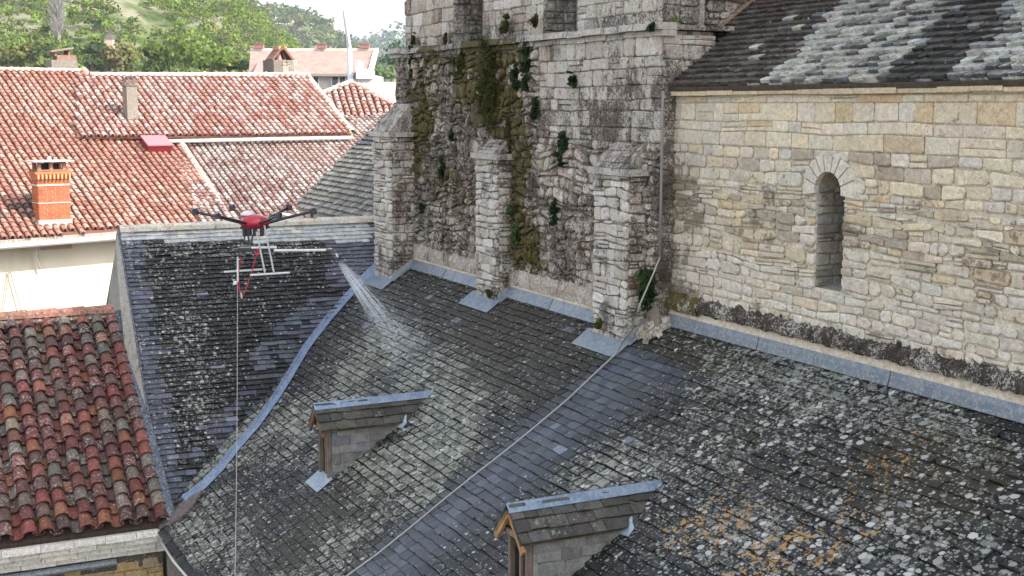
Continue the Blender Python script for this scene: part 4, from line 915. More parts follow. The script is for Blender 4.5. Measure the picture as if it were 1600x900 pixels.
# slim chimney on roof B
bp = onp(205, 197, FAa.O, FAa.N); sc = bp.dot(FW) / F_PX; ch = house_part(hA, 'chimney', bp, 'slim grey rendered chimney with dark pots')
mb = MB(); H = 62 * sc; cbox(mb, bp, -.6, H, 17 * sc, .30, (.22, .20, .17)); sub(mb, 'shaft', CEM, ch)
mb = MB()
for i in range(3): cbox(mb, bp, H + i * .055, H + i * .055 + .035, 21 * sc, .34, (.16, .12, .11))
for s_ in (-1, 1): mb.lathe(bp + cu * s_ * .06 + V((0, 0, H + .14)), [(.045, 0), (.05, .06), (.035, .09)], 8, (.10, .08, .08))
sub(mb, 'pot', CEM, ch)
mb = MB(); l_ = onp(195, 197, FAa.O, FAa.N); r__ = onp(268, 204, FAa.O, FAa.N); ridge(hA, l_, r__, .09, .3, (.62, .50, .42), 'step_tile')
# stone chimney on the far side of roof A
rp = onp(108, 112, FAa.O, FAa.N) + azd(-36) * .6; sc = rp.dot(FW) / F_PX; ch = house_part(hA, 'chimney', rp, 'squat stone chimney with a tilted tile roof at the skyline')
mb = MB(); cbox(mb, rp, -.8, 18 * sc, 40 * sc, .5, (.21, .19, .165)); cbox(mb, rp + cu * 5 * sc, 16 * sc, 26 * sc, 30 * sc, .4, (.24, .15, .11)); sub(mb, 'stone_shaft', CEM, ch)
mb = MB(); mb.box(rp + cu * (-2 * sc) + V((0, 0, 34 * sc)), (cu + UPZ * .18).normalized(), cn, (UPZ - cu * .18).normalized(), 18 * sc, .26,   .02, (.27, .20, .16)); mb.box(rp + cu * (9 * sc) + V((0, 0, 29 * sc)), cu, cn, UPZ, .03, .2, 4 * sc, (.20, .13, .10)); mb.box(rp - cu * (12 * sc) + V((0, 0, 28 * sc)), cu, cn, UPZ, .03, .2, 4 * sc, (.20, .13, .10)); sub(mb, 'tile_cap', TILE, ch)
# red roof vent box
bp = onp(243, 233, FAa.O, FAa.N); sc = bp.dot(FW) / F_PX; ch = house_part(hA, 'roof_hatch', bp)
mb = MB(); mb.box(bp + FAa.N * .10 - cu * 0, cu, FAa.W, FAa.N, 19 * sc, .26, .11, (.20, .022, .03)); sub(mb, 'hatch_box', REDP, ch)
mb = MB(); mb.box(bp + FAa.N * .225, cu, FAa.W, FAa.N, 20 * sc, .28, .014, (.40, .15, .16)); sub(mb, 'hatch_lid', REDP, ch)
# tent-topped chimney in front of the far building
bp = onp(443, 120, FBb.O, FBb.N) + azd(-20) * .5; sc = bp.dot(FW) / F_PX; ch = house_part(hB, 'chimney', bp, 'broad stone chimney topped by leaning tiles')
mb = MB(); cbox(mb, bp, -.6, 26 * sc, 40 * sc, .7, (.16, .14, .12)); 
stones(mb, Fr(bp + cn * .35 - cu * 20 * sc, cu, UPZ), 14 * sc, 40 * sc, 0, 26 * sc, .07, .12, .08, .2, lambda x, y, P, a, b: jit((.27, .25, .215), .25), .02)
sub(mb, 'stone_shaft', CEM, ch)
mb = MB(); tp = bp + V((0, 0, 47 * sc))
for s_, o_ in ((-1, 17), (-.35, 12), (.45, 12), (1, 19)):
    ft_ = bp + cu * (s_ * 18 * sc) + V((0, 0, 26 * sc)); d_ = (tp - ft_); n_ = d_.normalized().cross(cn).normalized()
    mb.box((ft_ + tp) / 2, d_.normalized(), cn, n_, d_.length / 2, .22 if abs(s_) == 1 else .08, .03, jit((.20, .10, .07), .25))
mb.box(tp + V((0, 0, -.04)), cu, cn, UPZ, .13, .2, .05, (.50, .30, .18)); sub(mb, 'leaning_tile', TILE, ch)
mb = MB(); a = bp - cu * 5 * sc; mb.tube([a + V((0, 0, 20 * sc)), a + V((0, 0, 84 * sc))], .018, 6, (.12, .12, .12)); mb.tube([a + V((0, 0, 82 * sc)) - cu * .05, a + V((0, 0, 82 * sc)) + cu * .42], .01, 5, (.2, .2, .2))
for k in range(4): mb.tube([a + cu * (.05 + .09 * k) + V((0, 0, 82 * sc)) - cn * .1, a + cu * (.05 + .09 * k) + V((0, 0, 82 * sc)) + cn * .1], .006, 4, (.2, .2, .2))
tag(mb.build('tv_antenna', MET), 'thin dark antenna mast rising from the broad stone chimney', 'antenna')

# lauze roof beside the belfry (open shed)
FE = Fr(onY(585, 353, 6.35), XF, V((0, 1, .9)))
hE = thing('open_loft', 'open loft with steep grey stone-slate roof left of the belfry', 'building', (-18, 7, -9))
polE = [FE.px(*q) for q in ((462, 319), (584, 353), (612, 360), (650, 300), (650, 165), (612, 171))]
def tE(x, y, P): return jit(R.choice([(.13, .12, .095), (.18, .165, .13), (.10, .088, .07), (.22, .21, .18)]) if y > 225 else (.05, .047, .05), .2)
mb = MB(); slates(mb, FE, polE, .15, .11, tE, lambda x, y, P: (.5, .02, .25, 0), th=.015, scallop=True)
r_ = mb.build('roof', SLATE, hE); mb = MB(); mb.slab([FE.p(u, w_, -.015) for u, w_ in polE], FE.N, .06, (.10, .08, .06)); mb.build('roof_deck', WOOD, r_)
mb = MB(); a, b_ = onp(462, 319, FE.O, FE.N), onp(584, 353, FE.O, FE.N)
mb.bar(a + V((0, .02, -.07)), b_ + V((0, .02, -.07)), .03, .05, tint=(.30, .25, .20)); mb.bar(a + V((0, .3, -.12)), b_ + V((0, .3, -.12)), .08, .08, tint=(.26, .22, .18))
for px_, wd in ((487, .05), (506, .06), (524, .05), (543, .05), (566, .05)):
    p = onY(px_, 330, a.y + .25); mb.bar(V((p.x, p.y, -1.9)), V((p.x, p.y, a.z - .08)), wd, wd, tint=jit((.36, .31, .26), .15))
mb.build('post', WOOD, hE)
mb = MB(); p0, p1 = onY(478, 347, a.y + .5), onY(510, 347, a.y + .5); mb.abox(p0.x, p1.x, p0.y, p0.y + .1, -2.2, a.z - .1, (.40, .36, .31)); mb.abox(p0.x, -15.1, a.y + 2.6, a.y + 2.8, -9, a.z + .4, (.05, .045, .04)); mb.build('back_wall', CEM, hE)
mb = MB(); p0, p1 = onY(430, 350, a.y), onY(588, 352, a.y); mb.abox(p0.x, -15.1, a.y - .05, a.y + .12, -9, onY(500, 349, a.y).z, (.56, .48, .38)); mb.build('parapet', REND, hE)

# ================================================================== FAR BUILDING, CRANE
dF = 105.0; s = dF / F_PX
hF = thing('long_apartment_house', 'long distant house with brown pink roof, white upper floor and three dark windows', 'building', (atd(490, 130, dF).x, atd(490, 130, dF).y, -9))
def f(x, y, d=0): return atd(x, y, dF + d)
fn_ = -azd(0)
mb = MB(); mb.slab([f(388, 116), f(578, 116), f(588, 78, 5), f(392, 78, 5)], (fn_ + UPZ).normalized(), .3, (.29, .20, .17), (.2, 0, 0, 0)); mb.build('roof', mat_tint('distant_flat_tile', .9, .2, 0, .22, 1.6), hF)
mb = MB(); mb.bar(f(392, 78, 5), f(588, 78, 5), .3, .25, tint=(.62, .54, .48)); mb.bar(f(578, 116, -.2), f(588, 78, 4.8), .35, .3, tint=(.75, .74, .72)); mb.bar(f(385, 117, -.4), f(583, 117, -.4), .25, .2, tint=(.25, .22, .2)); mb.build('roof_edge', REND, hF)
mb = MB(); mb.slab([f(400, 117, .6), f(584, 117, .6), V((f(584, 117, .6).x, f(584, 117, .6).y, -9)), V((f(400, 117, .6).x, f(400, 117, .6).y, -9))][::-1], fn_, 8, (.46, .44, .40)); mb.build('wall', REND, hF)
for a, b_ in ((490, 497), (519, 528), (531, 539)):
    mb = MB(); mb.slab([f(a - 1.5, 119, .5), f(b_ + 1.5, 119, .5), f(b_ + 1.5, 134.5, .5), f(a - 1.5, 134.5, .5)], fn_, .2, (.75, .74, .70)); wdw = mb.build('window', PLAST, hF)
    mb = MB(); mb.slab([f(a, 120, .4), f(b_, 120, .4), f(b_, 133, .4), f(a, 133, .4)], fn_, .05, (.03, .035, .04)); mb.build('pane', mat_tint('dark_glass', .1, .5) if a == 490 else bpy.data.materials['dark_glass'], wdw)
mb = MB(); mb.slab([f(480, 138, .5), f(560, 138, .5), f(560, 143, -.6), f(480, 143, -.6)], UPZ, .2, (.16, .12, .11)); mb.build('awning', TINT, hF)
for cx_ in (405, 503, 570):
    mb = MB(); mb.box(f(cx_, 73.5, 5), RT, azd(0), UPZ, 7.5 * s, .4, 2.2 * s, (.26, .14, .12))
    for k in (-6, -2, 2, 6): mb.box(f(cx_ + k, 69.5, 5), RT, azd(0), UPZ, 1.2 * s, .3, 2 * s, (.20, .10, .09))
    mb.build('chimney', BRICK, hF)
mb = MB(); mb.add([f(394, 116, -1), f(404, 95, -1), f(420, 116, -1), f(404, 95, 2), f(394, 116, 2), f(420, 116, 2)], [(0, 2, 1), (0, 1, 3, 4), (1, 2, 5, 3)], (.40, .30, .28)); mb.build('dormer', TINT, hF)
mb = MB(); mb.box(f(562, 104, -.5), RT, azd(0), UPZ, .1, .3, 9 * s, (.7, .7, .68)); mb.box(f(566, 101, -.5), RT, azd(0), UPZ, 2 * s, .3, 4 * s, (.75, .74, .72)); mb.build('vent_stack', PLAST, hF)
cr = thing('mobile_crane', 'white mobile crane with slender raised boom beside the distant house', 'crane', (atd(548, 130, 70).x, atd(548, 130, 70).y, -9))
def q_(x, y, d=70): return atd(x, y, d)
mb = MB(); 
mb.tube([V((q_(550, 130).x, q_(550, 130).y, -8)), q_(546, 74)], [.30, .13], 4, (.62, .70, .74)); mb.build('mast', PLAST, cr)
mb = MB(); mb.tube([q_(546, 77), q_(537, 17)], [.12, .08], 5, (.34, .36, .37)); mb.tube([q_(549, 76), q_(540, 19)], [.035, .025], 4, (.3, .3, .3))
for i in range(9): 
    t0 = i / 9; mb.tube([q_(lerp(546, 537, t0), lerp(77, 17, t0)), q_(lerp(549, 540, t0 + .06), lerp(76, 19, t0 + .06))], .02, 4, (.4, .4, .4))
mb.build('boom', PLAST, cr)
mb = MB(); mb.box(q_(571, 117), RT, azd(0), UPZ, 12 * 70 / F_PX, .8, 6.5 * 70 / F_PX, (.72, .73, .74)); mb.box(q_(565, 108), (RT - UPZ * .2).normalized(), azd(0), UPZ, 9 * 70 / F_PX, .4, 2 * 70 / F_PX, (.6, .62, .62)); mb.abox(q_(571, 117).x - .3, q_(571, 117).x + .3, q_(571, 117).y - .3, q_(571, 117).y + .3, -9, q_(571, 122).z, (.5, .5, .5)); mb.build('cab', PLAST, cr)
mb = MB(); mb.lathe(q_(558, 118, 69.3), [(.16, -.05), (.2, 0), (.16, .05)], 10, (.05, .05, .05), -azd(0)); mb.build('hose_reel', TINT, cr)
rr = thing('distant_shed', 'pale pinkish roof glimpsed between the belfry and the hillside', 'building', (atd(605, 135, 60).x, atd(605, 135, 60).y, -9))
mb = MB(); mb.slab([atd(575, 128, 60), atd(650, 128, 60), atd(650, 165, 56), atd(590, 165, 56)], (fn_ + UPZ).normalized(), .3, (.38, .28, .25)); mb.build('roof', TILE, rr)
mb = MB(); mb.slab([atd(590, 165, 56.3), atd(650, 165, 56.3), V((atd(650, 165, 56.3).x, atd(650, 165, 56.3).y, -9)), V((atd(590, 165, 56.3).x, atd(590, 165, 56.3).y, -9))][::-1], fn_, 4, (.5, .45, .4)); mb.build('wall', REND, rr)

# ================================================================== HILLS AND WOODS
def azx(x): return math.degrees(math.atan((x - CX) / (F_PX / math.cos(PITCH))))
def elev(y): return (HY - y) / F_PX * 1.0
def prof(x, P):
    for (a, ya), (b_, yb) in zip(P, P[1:]):
        if a <= x <= b_: 
            t_ = (x - a) / (b_ - a); t_ = t_ * t_ * (3 - 2 * t_) * .5 + t_ * .5; return lerp(ya, yb, t_)
    return P[-1][1] if x > P[-1][0] else P[0][1]
def hill(name, d0, d1, P, x0, x1, tint, back=60):
    mb = MB(); nx, nd = 70, 26; vs = []
    for i in range(nx + 1):
        x = lerp(x0, x1, i / nx); a = azd(azx(x)); y = prof(x, P)
        for j in range(nd + 1):
            t_ = j / (nd - 4); d = lerp(d0, d1, t_); 
            z = -9 + (d1 * elev(y) + 9) * (math.sin(min(t_, 1) * math.pi / 2) ** 1.25 if t_ <= 1 else 1 - (t_ - 1) * 1.5) + 1.2 * nz(i * .3, j * .4, d0) * min(1, t_ * 2)
            vs.append(a * d / math.cos(math.radians(azx(x))) + UPZ * z)
    mb.add(vs, [(i * (nd + 1) + j, (i + 1) * (nd + 1) + j, (i + 1) * (nd + 1) + j + 1, i * (nd + 1) + j + 1) for i in range(nx) for j in range(nd)], tint)
    m, t, b = newmat(name + '_ground', .95, .1); g = G_(t); t.links.new(g.mix(g.step(g.noise(.09, 5, .7), .5, .08), (.07, .10, .03), (.20, .19, .13)), b.inputs['Base Color'])
    o = mb.build(name, m, smooth=True); o['kind'] = 'structure'; return o
def hz(x, t_, d0, d1, P):
    y = prof(x, P); return azd(azx(x)) * lerp(d0, d1, t_) / math.cos(math.radians(azx(x))) + UPZ * (-9 + (d1 * elev(y) + 9) * math.sin(t_ * math.pi / 2) ** 1.25)
P1_ = [(-500, -150), (0, -110), (200, -80), (300, -34), (350, 6), (400, 42), (440, 78), (490, 125), (560, 165)]
P2_ = [(200, 14), (340, 20), (390, 30), (430, 38), (470, 42), (500, 54), (530, 76), (560, 96), (590, 110), (640, 118)]
P3_ = [(350, 95), (540, 76), (570, 80), (590, 74), (615, 70), (640, 60), (900, 60)]
hill('hillside', 120, 300, P1_, -420, 600, (.2, .2, .1)); hill('far_hill', 380, 620, P2_, 250, 650, (.2, .2, .1)); hill('distant_ridge', 700, 1000, P3_, 400, 900, (.2, .2, .1))
def crown(mb, c, r, h, n, cols, ls, sparse=1.0):
    lobes = [(c + V((R.gauss(0, .42) * r, R.gauss(0, .42) * r, R.uniform(-.35, .55) * h)), R.uniform(.35, .62) * r, jit(R.choice(cols), .32)) for _ in range(7)]
    per = max(3, n // 7)
    for (lc, lr, col) in lobes:
        for _ in range(per):
            d = V((R.gauss(0, 1), R.gauss(0, 1), R.gauss(0, 1))).normalized(); d.z = abs(d.z) * .8 + d.z * .2
            p = lc + d * lr * R.uniform(.55, 1.08); nrm = (d + V((R.gauss(0, .5), R.gauss(0, .5), R.gauss(0, .5)))).normalized()
            x = nrm.orthogonal().normalized(); y = nrm.cross(x); s_ = ls * R.uniform(.5, 1.3); cc_ = jit(col, .22)
            mb.add([p + x * s_, p + y * s_ * .9 + x * s_ * .2, p - x * s_ * .8, p - y * s_], [(0, 1, 2, 3)], cc_)
GR = [(0.172, 0.239, 0.036), (0.146, 0.212, 0.029), (0.129, 0.194, 0.033), (0.172, 0.221, 0.036), (0.103, 0.159, 0.036), (0.189, 0.221, 0.051), (0.146, 0.150, 0.065), (0.077, 0.123, 0.033), (0.155, 0.230, 0.029)]
mb = MB()
for j in range(58):
    t_ = .02 + .98 * j / 58; d = lerp(120, 300, t_); st = 3.1 / d * F_PX
    x = -40 + R.uniform(0, st)
    while x < 545:
        xx = x + R.uniform(-.35, .35) * st; p = hz(xx, cl(t_ + R.uniform(-.01, .01)), 120, 300, P1_)
        rocky = nz(p.x * .045, p.y * .045, 7) > .38
        px_, py_ = topx(p)
        if -30 < py_ < 150 and not (rocky and R.random() < .5):
            r_ = R.uniform(1.1, 2.5); crown(mb, p + V((0, 0, r_ * .7)), r_, r_, 230, GR, .13 + .03 * r_)
        x += st
tag(mb.build('hillside_wood', LEAF), 'spring green wood covering the near hillside', 'woodland', kind='stuff')
mb = MB()
for j in range(20):
    t_ = .15 + .85 * j / 20; d = lerp(380, 620, t_); st = 8 / d * F_PX; x = 330 + R.uniform(0, st)
    while x < 600:
        p = hz(x + R.uniform(-.3, .3) * st, t_, 380, 620, P2_); r_ = R.uniform(3.4, 5.4)
        crown(mb, p + V((0, 0, r_ * .7)), r_, r_, 110, [(0.098, 0.135, 0.038), (0.075, 0.112, 0.045), (0.128, 0.143, 0.045)], r_ * .17); x += st
tag(mb.build('far_wood', LEAF), 'paler green wood on the rounded hill beyond the houses', 'woodland', kind='stuff')
mb = MB()
for j in range(12):
    t_ = .3 + .7 * j / 12; d = lerp(700, 1000, t_); st = 13 / d * F_PX; x = 520 + R.uniform(0, st)
    while x < 680:
        p = hz(x + R.uniform(-.3, .3) * st, t_, 700, 1000, P3_); r_ = R.uniform(6, 9)
        crown(mb, p + V((0, 0, r_ * .5)), r_, r_, 50, [(.09, .14, .08), (.07, .12, .07)], r_ * .17); x += st
tag(mb.build('ridge_wood', LEAF), 'bluish wood on the most distant ridge left of the belfry', 'woodland', kind='stuff')
# trees one can tell apart
def tree(name, label, px_, py_, d, r, h, cols, n, ls, trunk=(.16, .13, .10), cat='tree', group=None):
    c = atd(px_, py_, d); o = thing(name, label, cat, (c.x, c.y, c.z - h * 1.3), group)
    mb = MB(); crown(mb, c, r, h, n, cols, ls); mb.build('crown', LEAF, o)
    mb = MB(); b0 = V((c.x, c.y, -9 if c.z < 2 and d < 125 else c.z - h * 1.6)); mb.tube([b0, b0.lerp(c, .5) + V((.1, .1, 0)), c + V((0, 0, h * .3))], [.28, .2, .06], 6, trunk)
    for k in range(4): a = k * 1.6; mb.tube([b0.lerp(c, .7), c + V((math.cos(a) * r * .5, math.sin(a) * r * .5, h * .2))], [.09, .03], 5, trunk)
    mb.build('trunk', WOOD, o); return o
YG = [(0.149, 0.149, 0.050), (0.124, 0.136, 0.043), (0.161, 0.155, 0.068)]; BG = [(0.105, 0.155, 0.025), (0.093, 0.136, 0.025), (0.118, 0.167, 0.031)]; DG = [(0.056, 0.087, 0.031), (0.068, 0.099, 0.031), (0.043, 0.068, 0.028)]
tree('broadleaf_tree', 'yellowish round tree just behind the slim chimney', 188, 104, 112, 2.3, 1.9, YG, 900, .22, group='trees at the foot of the hillside')
tree('broadleaf_tree', 'bright green tree between slim chimney and dark conifer', 262, 102, 116, 2.6, 1.8, BG, 900, .22, group='trees at the foot of the hillside')
tree('broadleaf_tree', 'bright green tree directly under the dark conifer', 330, 104, 114, 2.4, 1.6, BG, 900, .22, group='trees at the foot of the hillside')
tree('broadleaf_tree', 'dark green tree just right of the squat skyline chimney', 143, 98, 110, 1.6, 2.0, DG, 700, .2, group='trees at the foot of the hillside')
tree('broadleaf_tree', 'olive green tree left of the squat skyline chimney', 62, 100, 110, 2.2, 1.8, DG + YG, 900, .22, group='trees at the foot of the hillside')
tree('broadleaf_tree', 'yellow green tree at the left edge of the picture', 12, 98, 112, 2.2, 2.0, YG + BG, 900, .22, group='trees at the foot of the hillside')
tree('broadleaf_tree', 'green tree touching the left end of the long distant house', 375, 98, 114, 1.3, 1.4, BG + DG, 700, .2, group='trees at the foot of the hillside')
tree('broadleaf_tree', 'teal green tree touching the left edge of the belfry', 612, 92, 150, 2.2, 2.0, [(.08, .15, .09), (.07, .13, .08)], 1000, .22)
tree('broadleaf_tree', 'light green bush below the teal tree beside the belfry', 596, 118, 130, 1.6, 1.0, [(.17, .23, .08), (.14, .2, .07)], 500, .2)
# dark conifer
c = hz(323, .55, 120, 300, P1_); c = atd(323, 72, c.dot(FW) - 6); o = thing('conifer', 'small dark blue green conifer alone among lighter trees', 'tree', c); mb = MB()
for i in range(900):
    t_ = R.random() ** .7; a = R.uniform(0, 6.28); rr_ = (1 - t_) * 1.5 * R.uniform(.6, 1.1) + .1; p = c + V((math.cos(a) * rr_, math.sin(a) * rr_, t_ * 3.2)); q = V((R.gauss(0, 1), R.gauss(0, 1), 1)).normalized(); x = q.orthogonal().normalized(); y = q.cross(x)
    mb.add([p + x * .2, p + y * .2, p - x * .2, p - y * .2], [(0, 1, 2, 3)], jit((.02, .05, .045), .4))
mb.build('crown', LEAF, o); mb = MB(); mb.tube([c - V((0, 0, 2)), c + V((0, 0, 3))], [.15, .03], 6, (.1, .08, .06)); mb.build('trunk', WOOD, o)
# bare poplar
c = atd(92, 62, 165); o = thing('bare_poplar', 'tall leafless grey poplar rising past the top left of the picture', 'tree', c)
mb = MB(); H = 9.5; mb.tube([c - V((0, 0, 4)), c + V((0, 0, H * .5)), c + V((0, 0, H))], [.35, .2, .04], 6, (.22, .20, .19)); mb.build('trunk', WOOD, o)
mb = MB()
for i in range(420):
    t_ = R.random(); a = R.uniform(0, 6.28); ln = (1.7 * (1 - t_) ** .7 + .5) * R.uniform(.5, 1); p = c + V((0, 0, t_ * H * .95)); e = p + V((math.cos(a) * ln * .75, math.sin(a) * ln * .75, ln * 1.1)); mb.tube([p, p.lerp(e, .5) + V((R.gauss(0, .1), R.gauss(0, .1), -.1)), e], [.05, .03, .012], 3, jit((.25, .23, .22), .25), cap=False)
mb.build('branches', WOOD, o)
# rocks and pointed hut
def rock(x, y, w_, h_, d, lab):
    c = atd(x, y, d); s_ = d / F_PX; mb = MB(); vs = []; fs = []; n1_, n2_ = 14, 9
    for i in range(n2_ + 1):
        for k in range(n1_):
            a = 2 * math.pi * k / n1_; b_ = math.pi * i / n2_; v = V((math.cos(a) * math.sin(b_), math.sin(a) * math.sin(b_), math.cos(b_))); q = 1 + .45 * nz(v.x * 2 + x, v.y * 2, v.z * 2) + .2 * nz(v.x * 6, v.y * 6, v.z * 6)
            vs.append(c + (RT * v.x * w_ + azd(0) * v.y * w_ * .6 + UPZ * v.z * h_) * s_ * q)
    for i in range(n2_):
        for k in range(n1_): fs.append((i * n1_ + k, i * n1_ + (k + 1) % n1_, (i + 1) * n1_ + (k + 1) % n1_, (i + 1) * n1_ + k))
    mb.add(vs, fs, (.55, .51, .45), (.2, 0, 0, 0)); return tag(mb.build('rock_outcrop', mat_rock, smooth=False), lab, 'rock', 'rock outcrops on the hillside')
mat_rock = mat_tint('limestone_rock', .95, .1, 0, .3, .8, .1)
rock(12, 14, 16, 11, 190, 'largest pale rock outcrop in the top left corner'); rock(44, 26, 8, 6, 188, 'small pale rock just right of the largest outcrop'); rock(225, 44, 14, 3, 195, 'flat pale rock strip midway across the hillside'); rock(132, 42, 9, 3, 185, 'flat pale rock left of the pointed hut')
c = atd(171, 61, 150); s_ = 150 / F_PX; hut = thing('pointed_hut', 'tiny hut with sharply pointed dark roof among the hillside trees', 'building', c)
mb = MB(); tp = c + V((0, 0, 21 * s_)); b4 = [c + RT * (i * 7 * s_) + azd(0) * (j * 7 * s_) for i, j in ((-1, -1), (1, -1), (1, 1), (-1, 1))]
m1 = [c.lerp(p, .35) + V((0, 0, 7 * s_)) for p in b4]
mb.add(b4 + m1 + [tp], [(0, 1, 5, 4), (1, 2, 6, 5), (2, 3, 7, 6), (3, 0, 4, 7), (4, 5, 8), (5, 6, 8), (6, 7, 8), (7, 4, 8)], (.10, .08, .09)); mb.build('roof', TILE, hut)
mb = MB(); mb.box(c - V((0, 0, 1)), RT, azd(0), UPZ, 6 * s_, 6 * s_, 1, (.45, .35, .28)); mb.build('wall', REND, hut)

# ================================================================== PLANTS ON THE BELFRY
def plant(name, label, cx_, cy_, rx, ry, n, cols, Yw=Y_T, ls=.022, out=.07, cat='plant', group='plants rooted in the belfry wall', hang=0):
    c = onY(cx_, cy_, Yw); s_ = c.dot(FW) / F_PX; rx *= s_ * 1.15; ry *= s_; mb = MB()
    lob = [(R.gauss(0, .38) * rx, R.gauss(0, .42) * ry, R.uniform(.14, .42)) for _ in range(max(6, n // 70))] + [(0, 0, .6)] * (3 if n < 600 else 2)
    for i in range(n):
        lx, lz, lr = R.choice(lob); a = R.uniform(0, 6.28); q = R.random() ** .5 * lr
        x = lx + math.cos(a) * q * rx; z = lz + math.sin(a) * q * ry; e = math.hypot(x / rx, z / ry)
        if e > 1.15 + .3 * nz(x * 20, z * 20): continue
        p = V((c.x + x, Yw - .02 - out * (1 - q / .6) * R.random() - .01, c.z + z))
        nr = V((R.gauss(0, .6), -1, R.gauss(.5, .6))).normalized(); ux = nr.orthogonal().normalized(); ux.rotate(Matrix.Rotation(R.uniform(0, 6.28), 3, nr)); uy = nr.cross(ux); k = ls * R.uniform(.5, 1.3)
        cc_ = jit(cols[0] if nz(x * 9, z * 9, cx_) > 0 else R.choice(cols), .3)
        mb.add([p - ux * k, p - uy * k * .6, p + ux * k, p + uy * k * .6], [(0, 1, 2, 3)], cc_)
    return tag(mb.build(name, LEAF), label, cat, group)
MO = [(.055, .060, .014), (.085, .080, .018), (.040, .052, .014), (.11, .085, .025)]; IV = [(.030, .055, .020), (.050, .085, .030), (.045, .070, .018), (.07, .10, .04)]; FR = [(.07, .11, .03), (.10, .13, .04)]
plant('moss_clump', 'largest dark olive moss mass hanging below the middle of the string course', 772, 130, 40, 68, 5200, MO, ls=.016, out=.10)
plant('moss_clump', 'ragged moss running down right of the middle buttress cap', 800, 235, 14, 60, 900, [(.07, .05, .018), (.05, .045, .015)], ls=.014, out=.04)
plant('moss_clump', 'brown green moss left of the largest moss mass', 722, 105, 24, 34, 900, MO, ls=.013, out=.04)
plant('moss_clump', 'moss tuft on the parapet between the first and second pier', 795, 40, 15, 16, 700, MO, ls=.016, out=.06, Yw=5.80)
plant('moss_clump', 'moss tuft at the foot of the second pier', 843, 32, 8, 18, 400, MO, ls=.015, Yw=5.80)
plant('moss_clump', 'brown moss at the foot of the leftmost pier', 650, 62, 14, 11, 400, [(.05, .04, .02)], ls=.013, Yw=5.82, out=.03)
plant('moss_clump', 'brown moss at the right corner of the leftmost pier', 700, 60, 11, 13, 350, [(.05, .045, .02)], ls=.013, Yw=5.82, out=.03)
plant('ivy', 'bright ivy strand hanging from the string course right of the moss mass', 829, 100, 10, 36, 900, IV)
plant('ivy', 'broad ivy tuft touching the right side of the moss mass', 812, 120, 12, 20, 700, IV)
plant('ivy', 'narrow ivy strand under the left end of the string course', 649, 98, 7, 22, 450, IV)
plant('ivy', 'ivy strip below the bright hanging strand', 843, 172, 8, 22, 450, IV)
plant('ivy', 'ivy pair high between middle and right buttress', 885, 232, 14, 24, 900, IV)
plant('ivy', 'isolated dark tuft on the smooth upper wall', 902, 125, 7, 11, 250, IV)
plant('ivy', 'slender ivy strand low between middle and right buttress', 873, 325, 7, 26, 420, IV)
plant('ivy', 'ivy tuft between the first and middle buttress', 697, 265, 7, 18, 300, IV)
plant('ivy', 'small ivy tuft right of the corner buttress', 665, 320, 6, 14, 220, IV)
plant('ivy', 'low ivy tuft in the recess between left buttresses', 712, 210, 6, 12, 200, IV)
plant('fern', 'pale ferns sprouting at the right side of the middle buttress', 806, 330, 22, 14, 600, FR, ls=.026)
plant('fern', 'long pale fern just under the other ferns of the middle buttress', 812, 362, 16, 22, 450, FR, ls=.026)
plant('moss_clump', 'yellow moss low on the wall right of the middle buttress', 836, 400, 10, 22, 350, [(.14, .11, .02), (.10, .09, .02)], ls=.012, out=.03)
plant('ivy', 'dark ivy bush at the foot of the grey conduit', 1022, 442, 17, 34, 1500, IV, Yw=5.66, ls=.022, out=.12)
plant('ivy', 'small tuft on the right end of the string course', 1024, 44, 9, 8, 220, IV, Yw=5.64, out=.03)
plant('flowering_weed', 'yellow flowering weed beside the nave roof verge', 1048, 46, 12, 12, 350, [(.50, .48, .06), (.40, .45, .08), (.2, .3, .05)], Yw=5.95, out=.06)
plant('flowering_weed', 'light green weed above the yellow flowering one', 1061, 30, 6, 7, 150, [(.20, .32, .05)], Yw=6.0, out=.05)
plant('moss_clump', 'moss tuft at the foot of the right buttress', 942, 505, 9, 12, 260, MO + FR, Yw=5.50, ls=.016, out=.04)
plant('moss_clump', 'moss tuft at the foot of the middle buttress', 770, 458, 9, 9, 260, MO + FR, Yw=5.52, ls=.016, out=.04)

# ================================================================== CONDUIT, HOSE, ROPES
def path_tube(name, pts, r, tint, label, cat, mat=PLAST):
    mb = MB(); mb.tube(pts, r, 8, tint); return tag(mb.build(name, mat, smooth=True), label, cat)
path_tube('conduit', [onY(1036, 142, 5.62), onY(1035, 200, 5.62), onY(1033, 300, 5.61), onY(1031, 402, 5.6)], .011, (.22, .22, .21), 'grey conduit down the corner between belfry and nave', 'pipe')
def hp(x, y, n=.03): return aisle(x, y) + AN * n
path_tube('garden_hose', [onY(1031, 402, 5.59), onY(1020, 430, 5.52), onY(1000, 475, 5.44), onY(988, 515, 5.36), hp(978, 541, .05), hp(962, 560), hp(930, 590), hp(890, 628), hp(850, 662), hp(800, 703), hp(750, 742), hp(700, 782), hp(640, 832), hp(590, 872), hp(540, 908), hp(480, 955)], .0066, (.38, .365, .33), 'pale grey hose lying down the slate roof from the right buttress', 'hose')
path_tube('wall_rope', [onp(56, 372, wa, wn) + wn * .06, onp(55, 400, wa, wn) + wn * .05, onp(62, 420, wa, wn) + wn * .05], .018, (.66, .63, .56), 'white cable hanging below the gutter of the cream wall', 'cable')
mb = MB(); mb.tube([onp(14, 420, wa, wn) + wn * .05, onp(38, 505, wa, wn) + wn * .05], .012, 5, (.35, .33, .30)); mb.tube([onp(14, 420, wa, wn) + wn * .05, onp(2, 500, wa, wn) + wn * .05], .012, 5, (.35, .33, .30)); tag(mb.build('wall_cable', PLAST), 'thin forked wire hanging on the sunlit cream wall', 'cable')
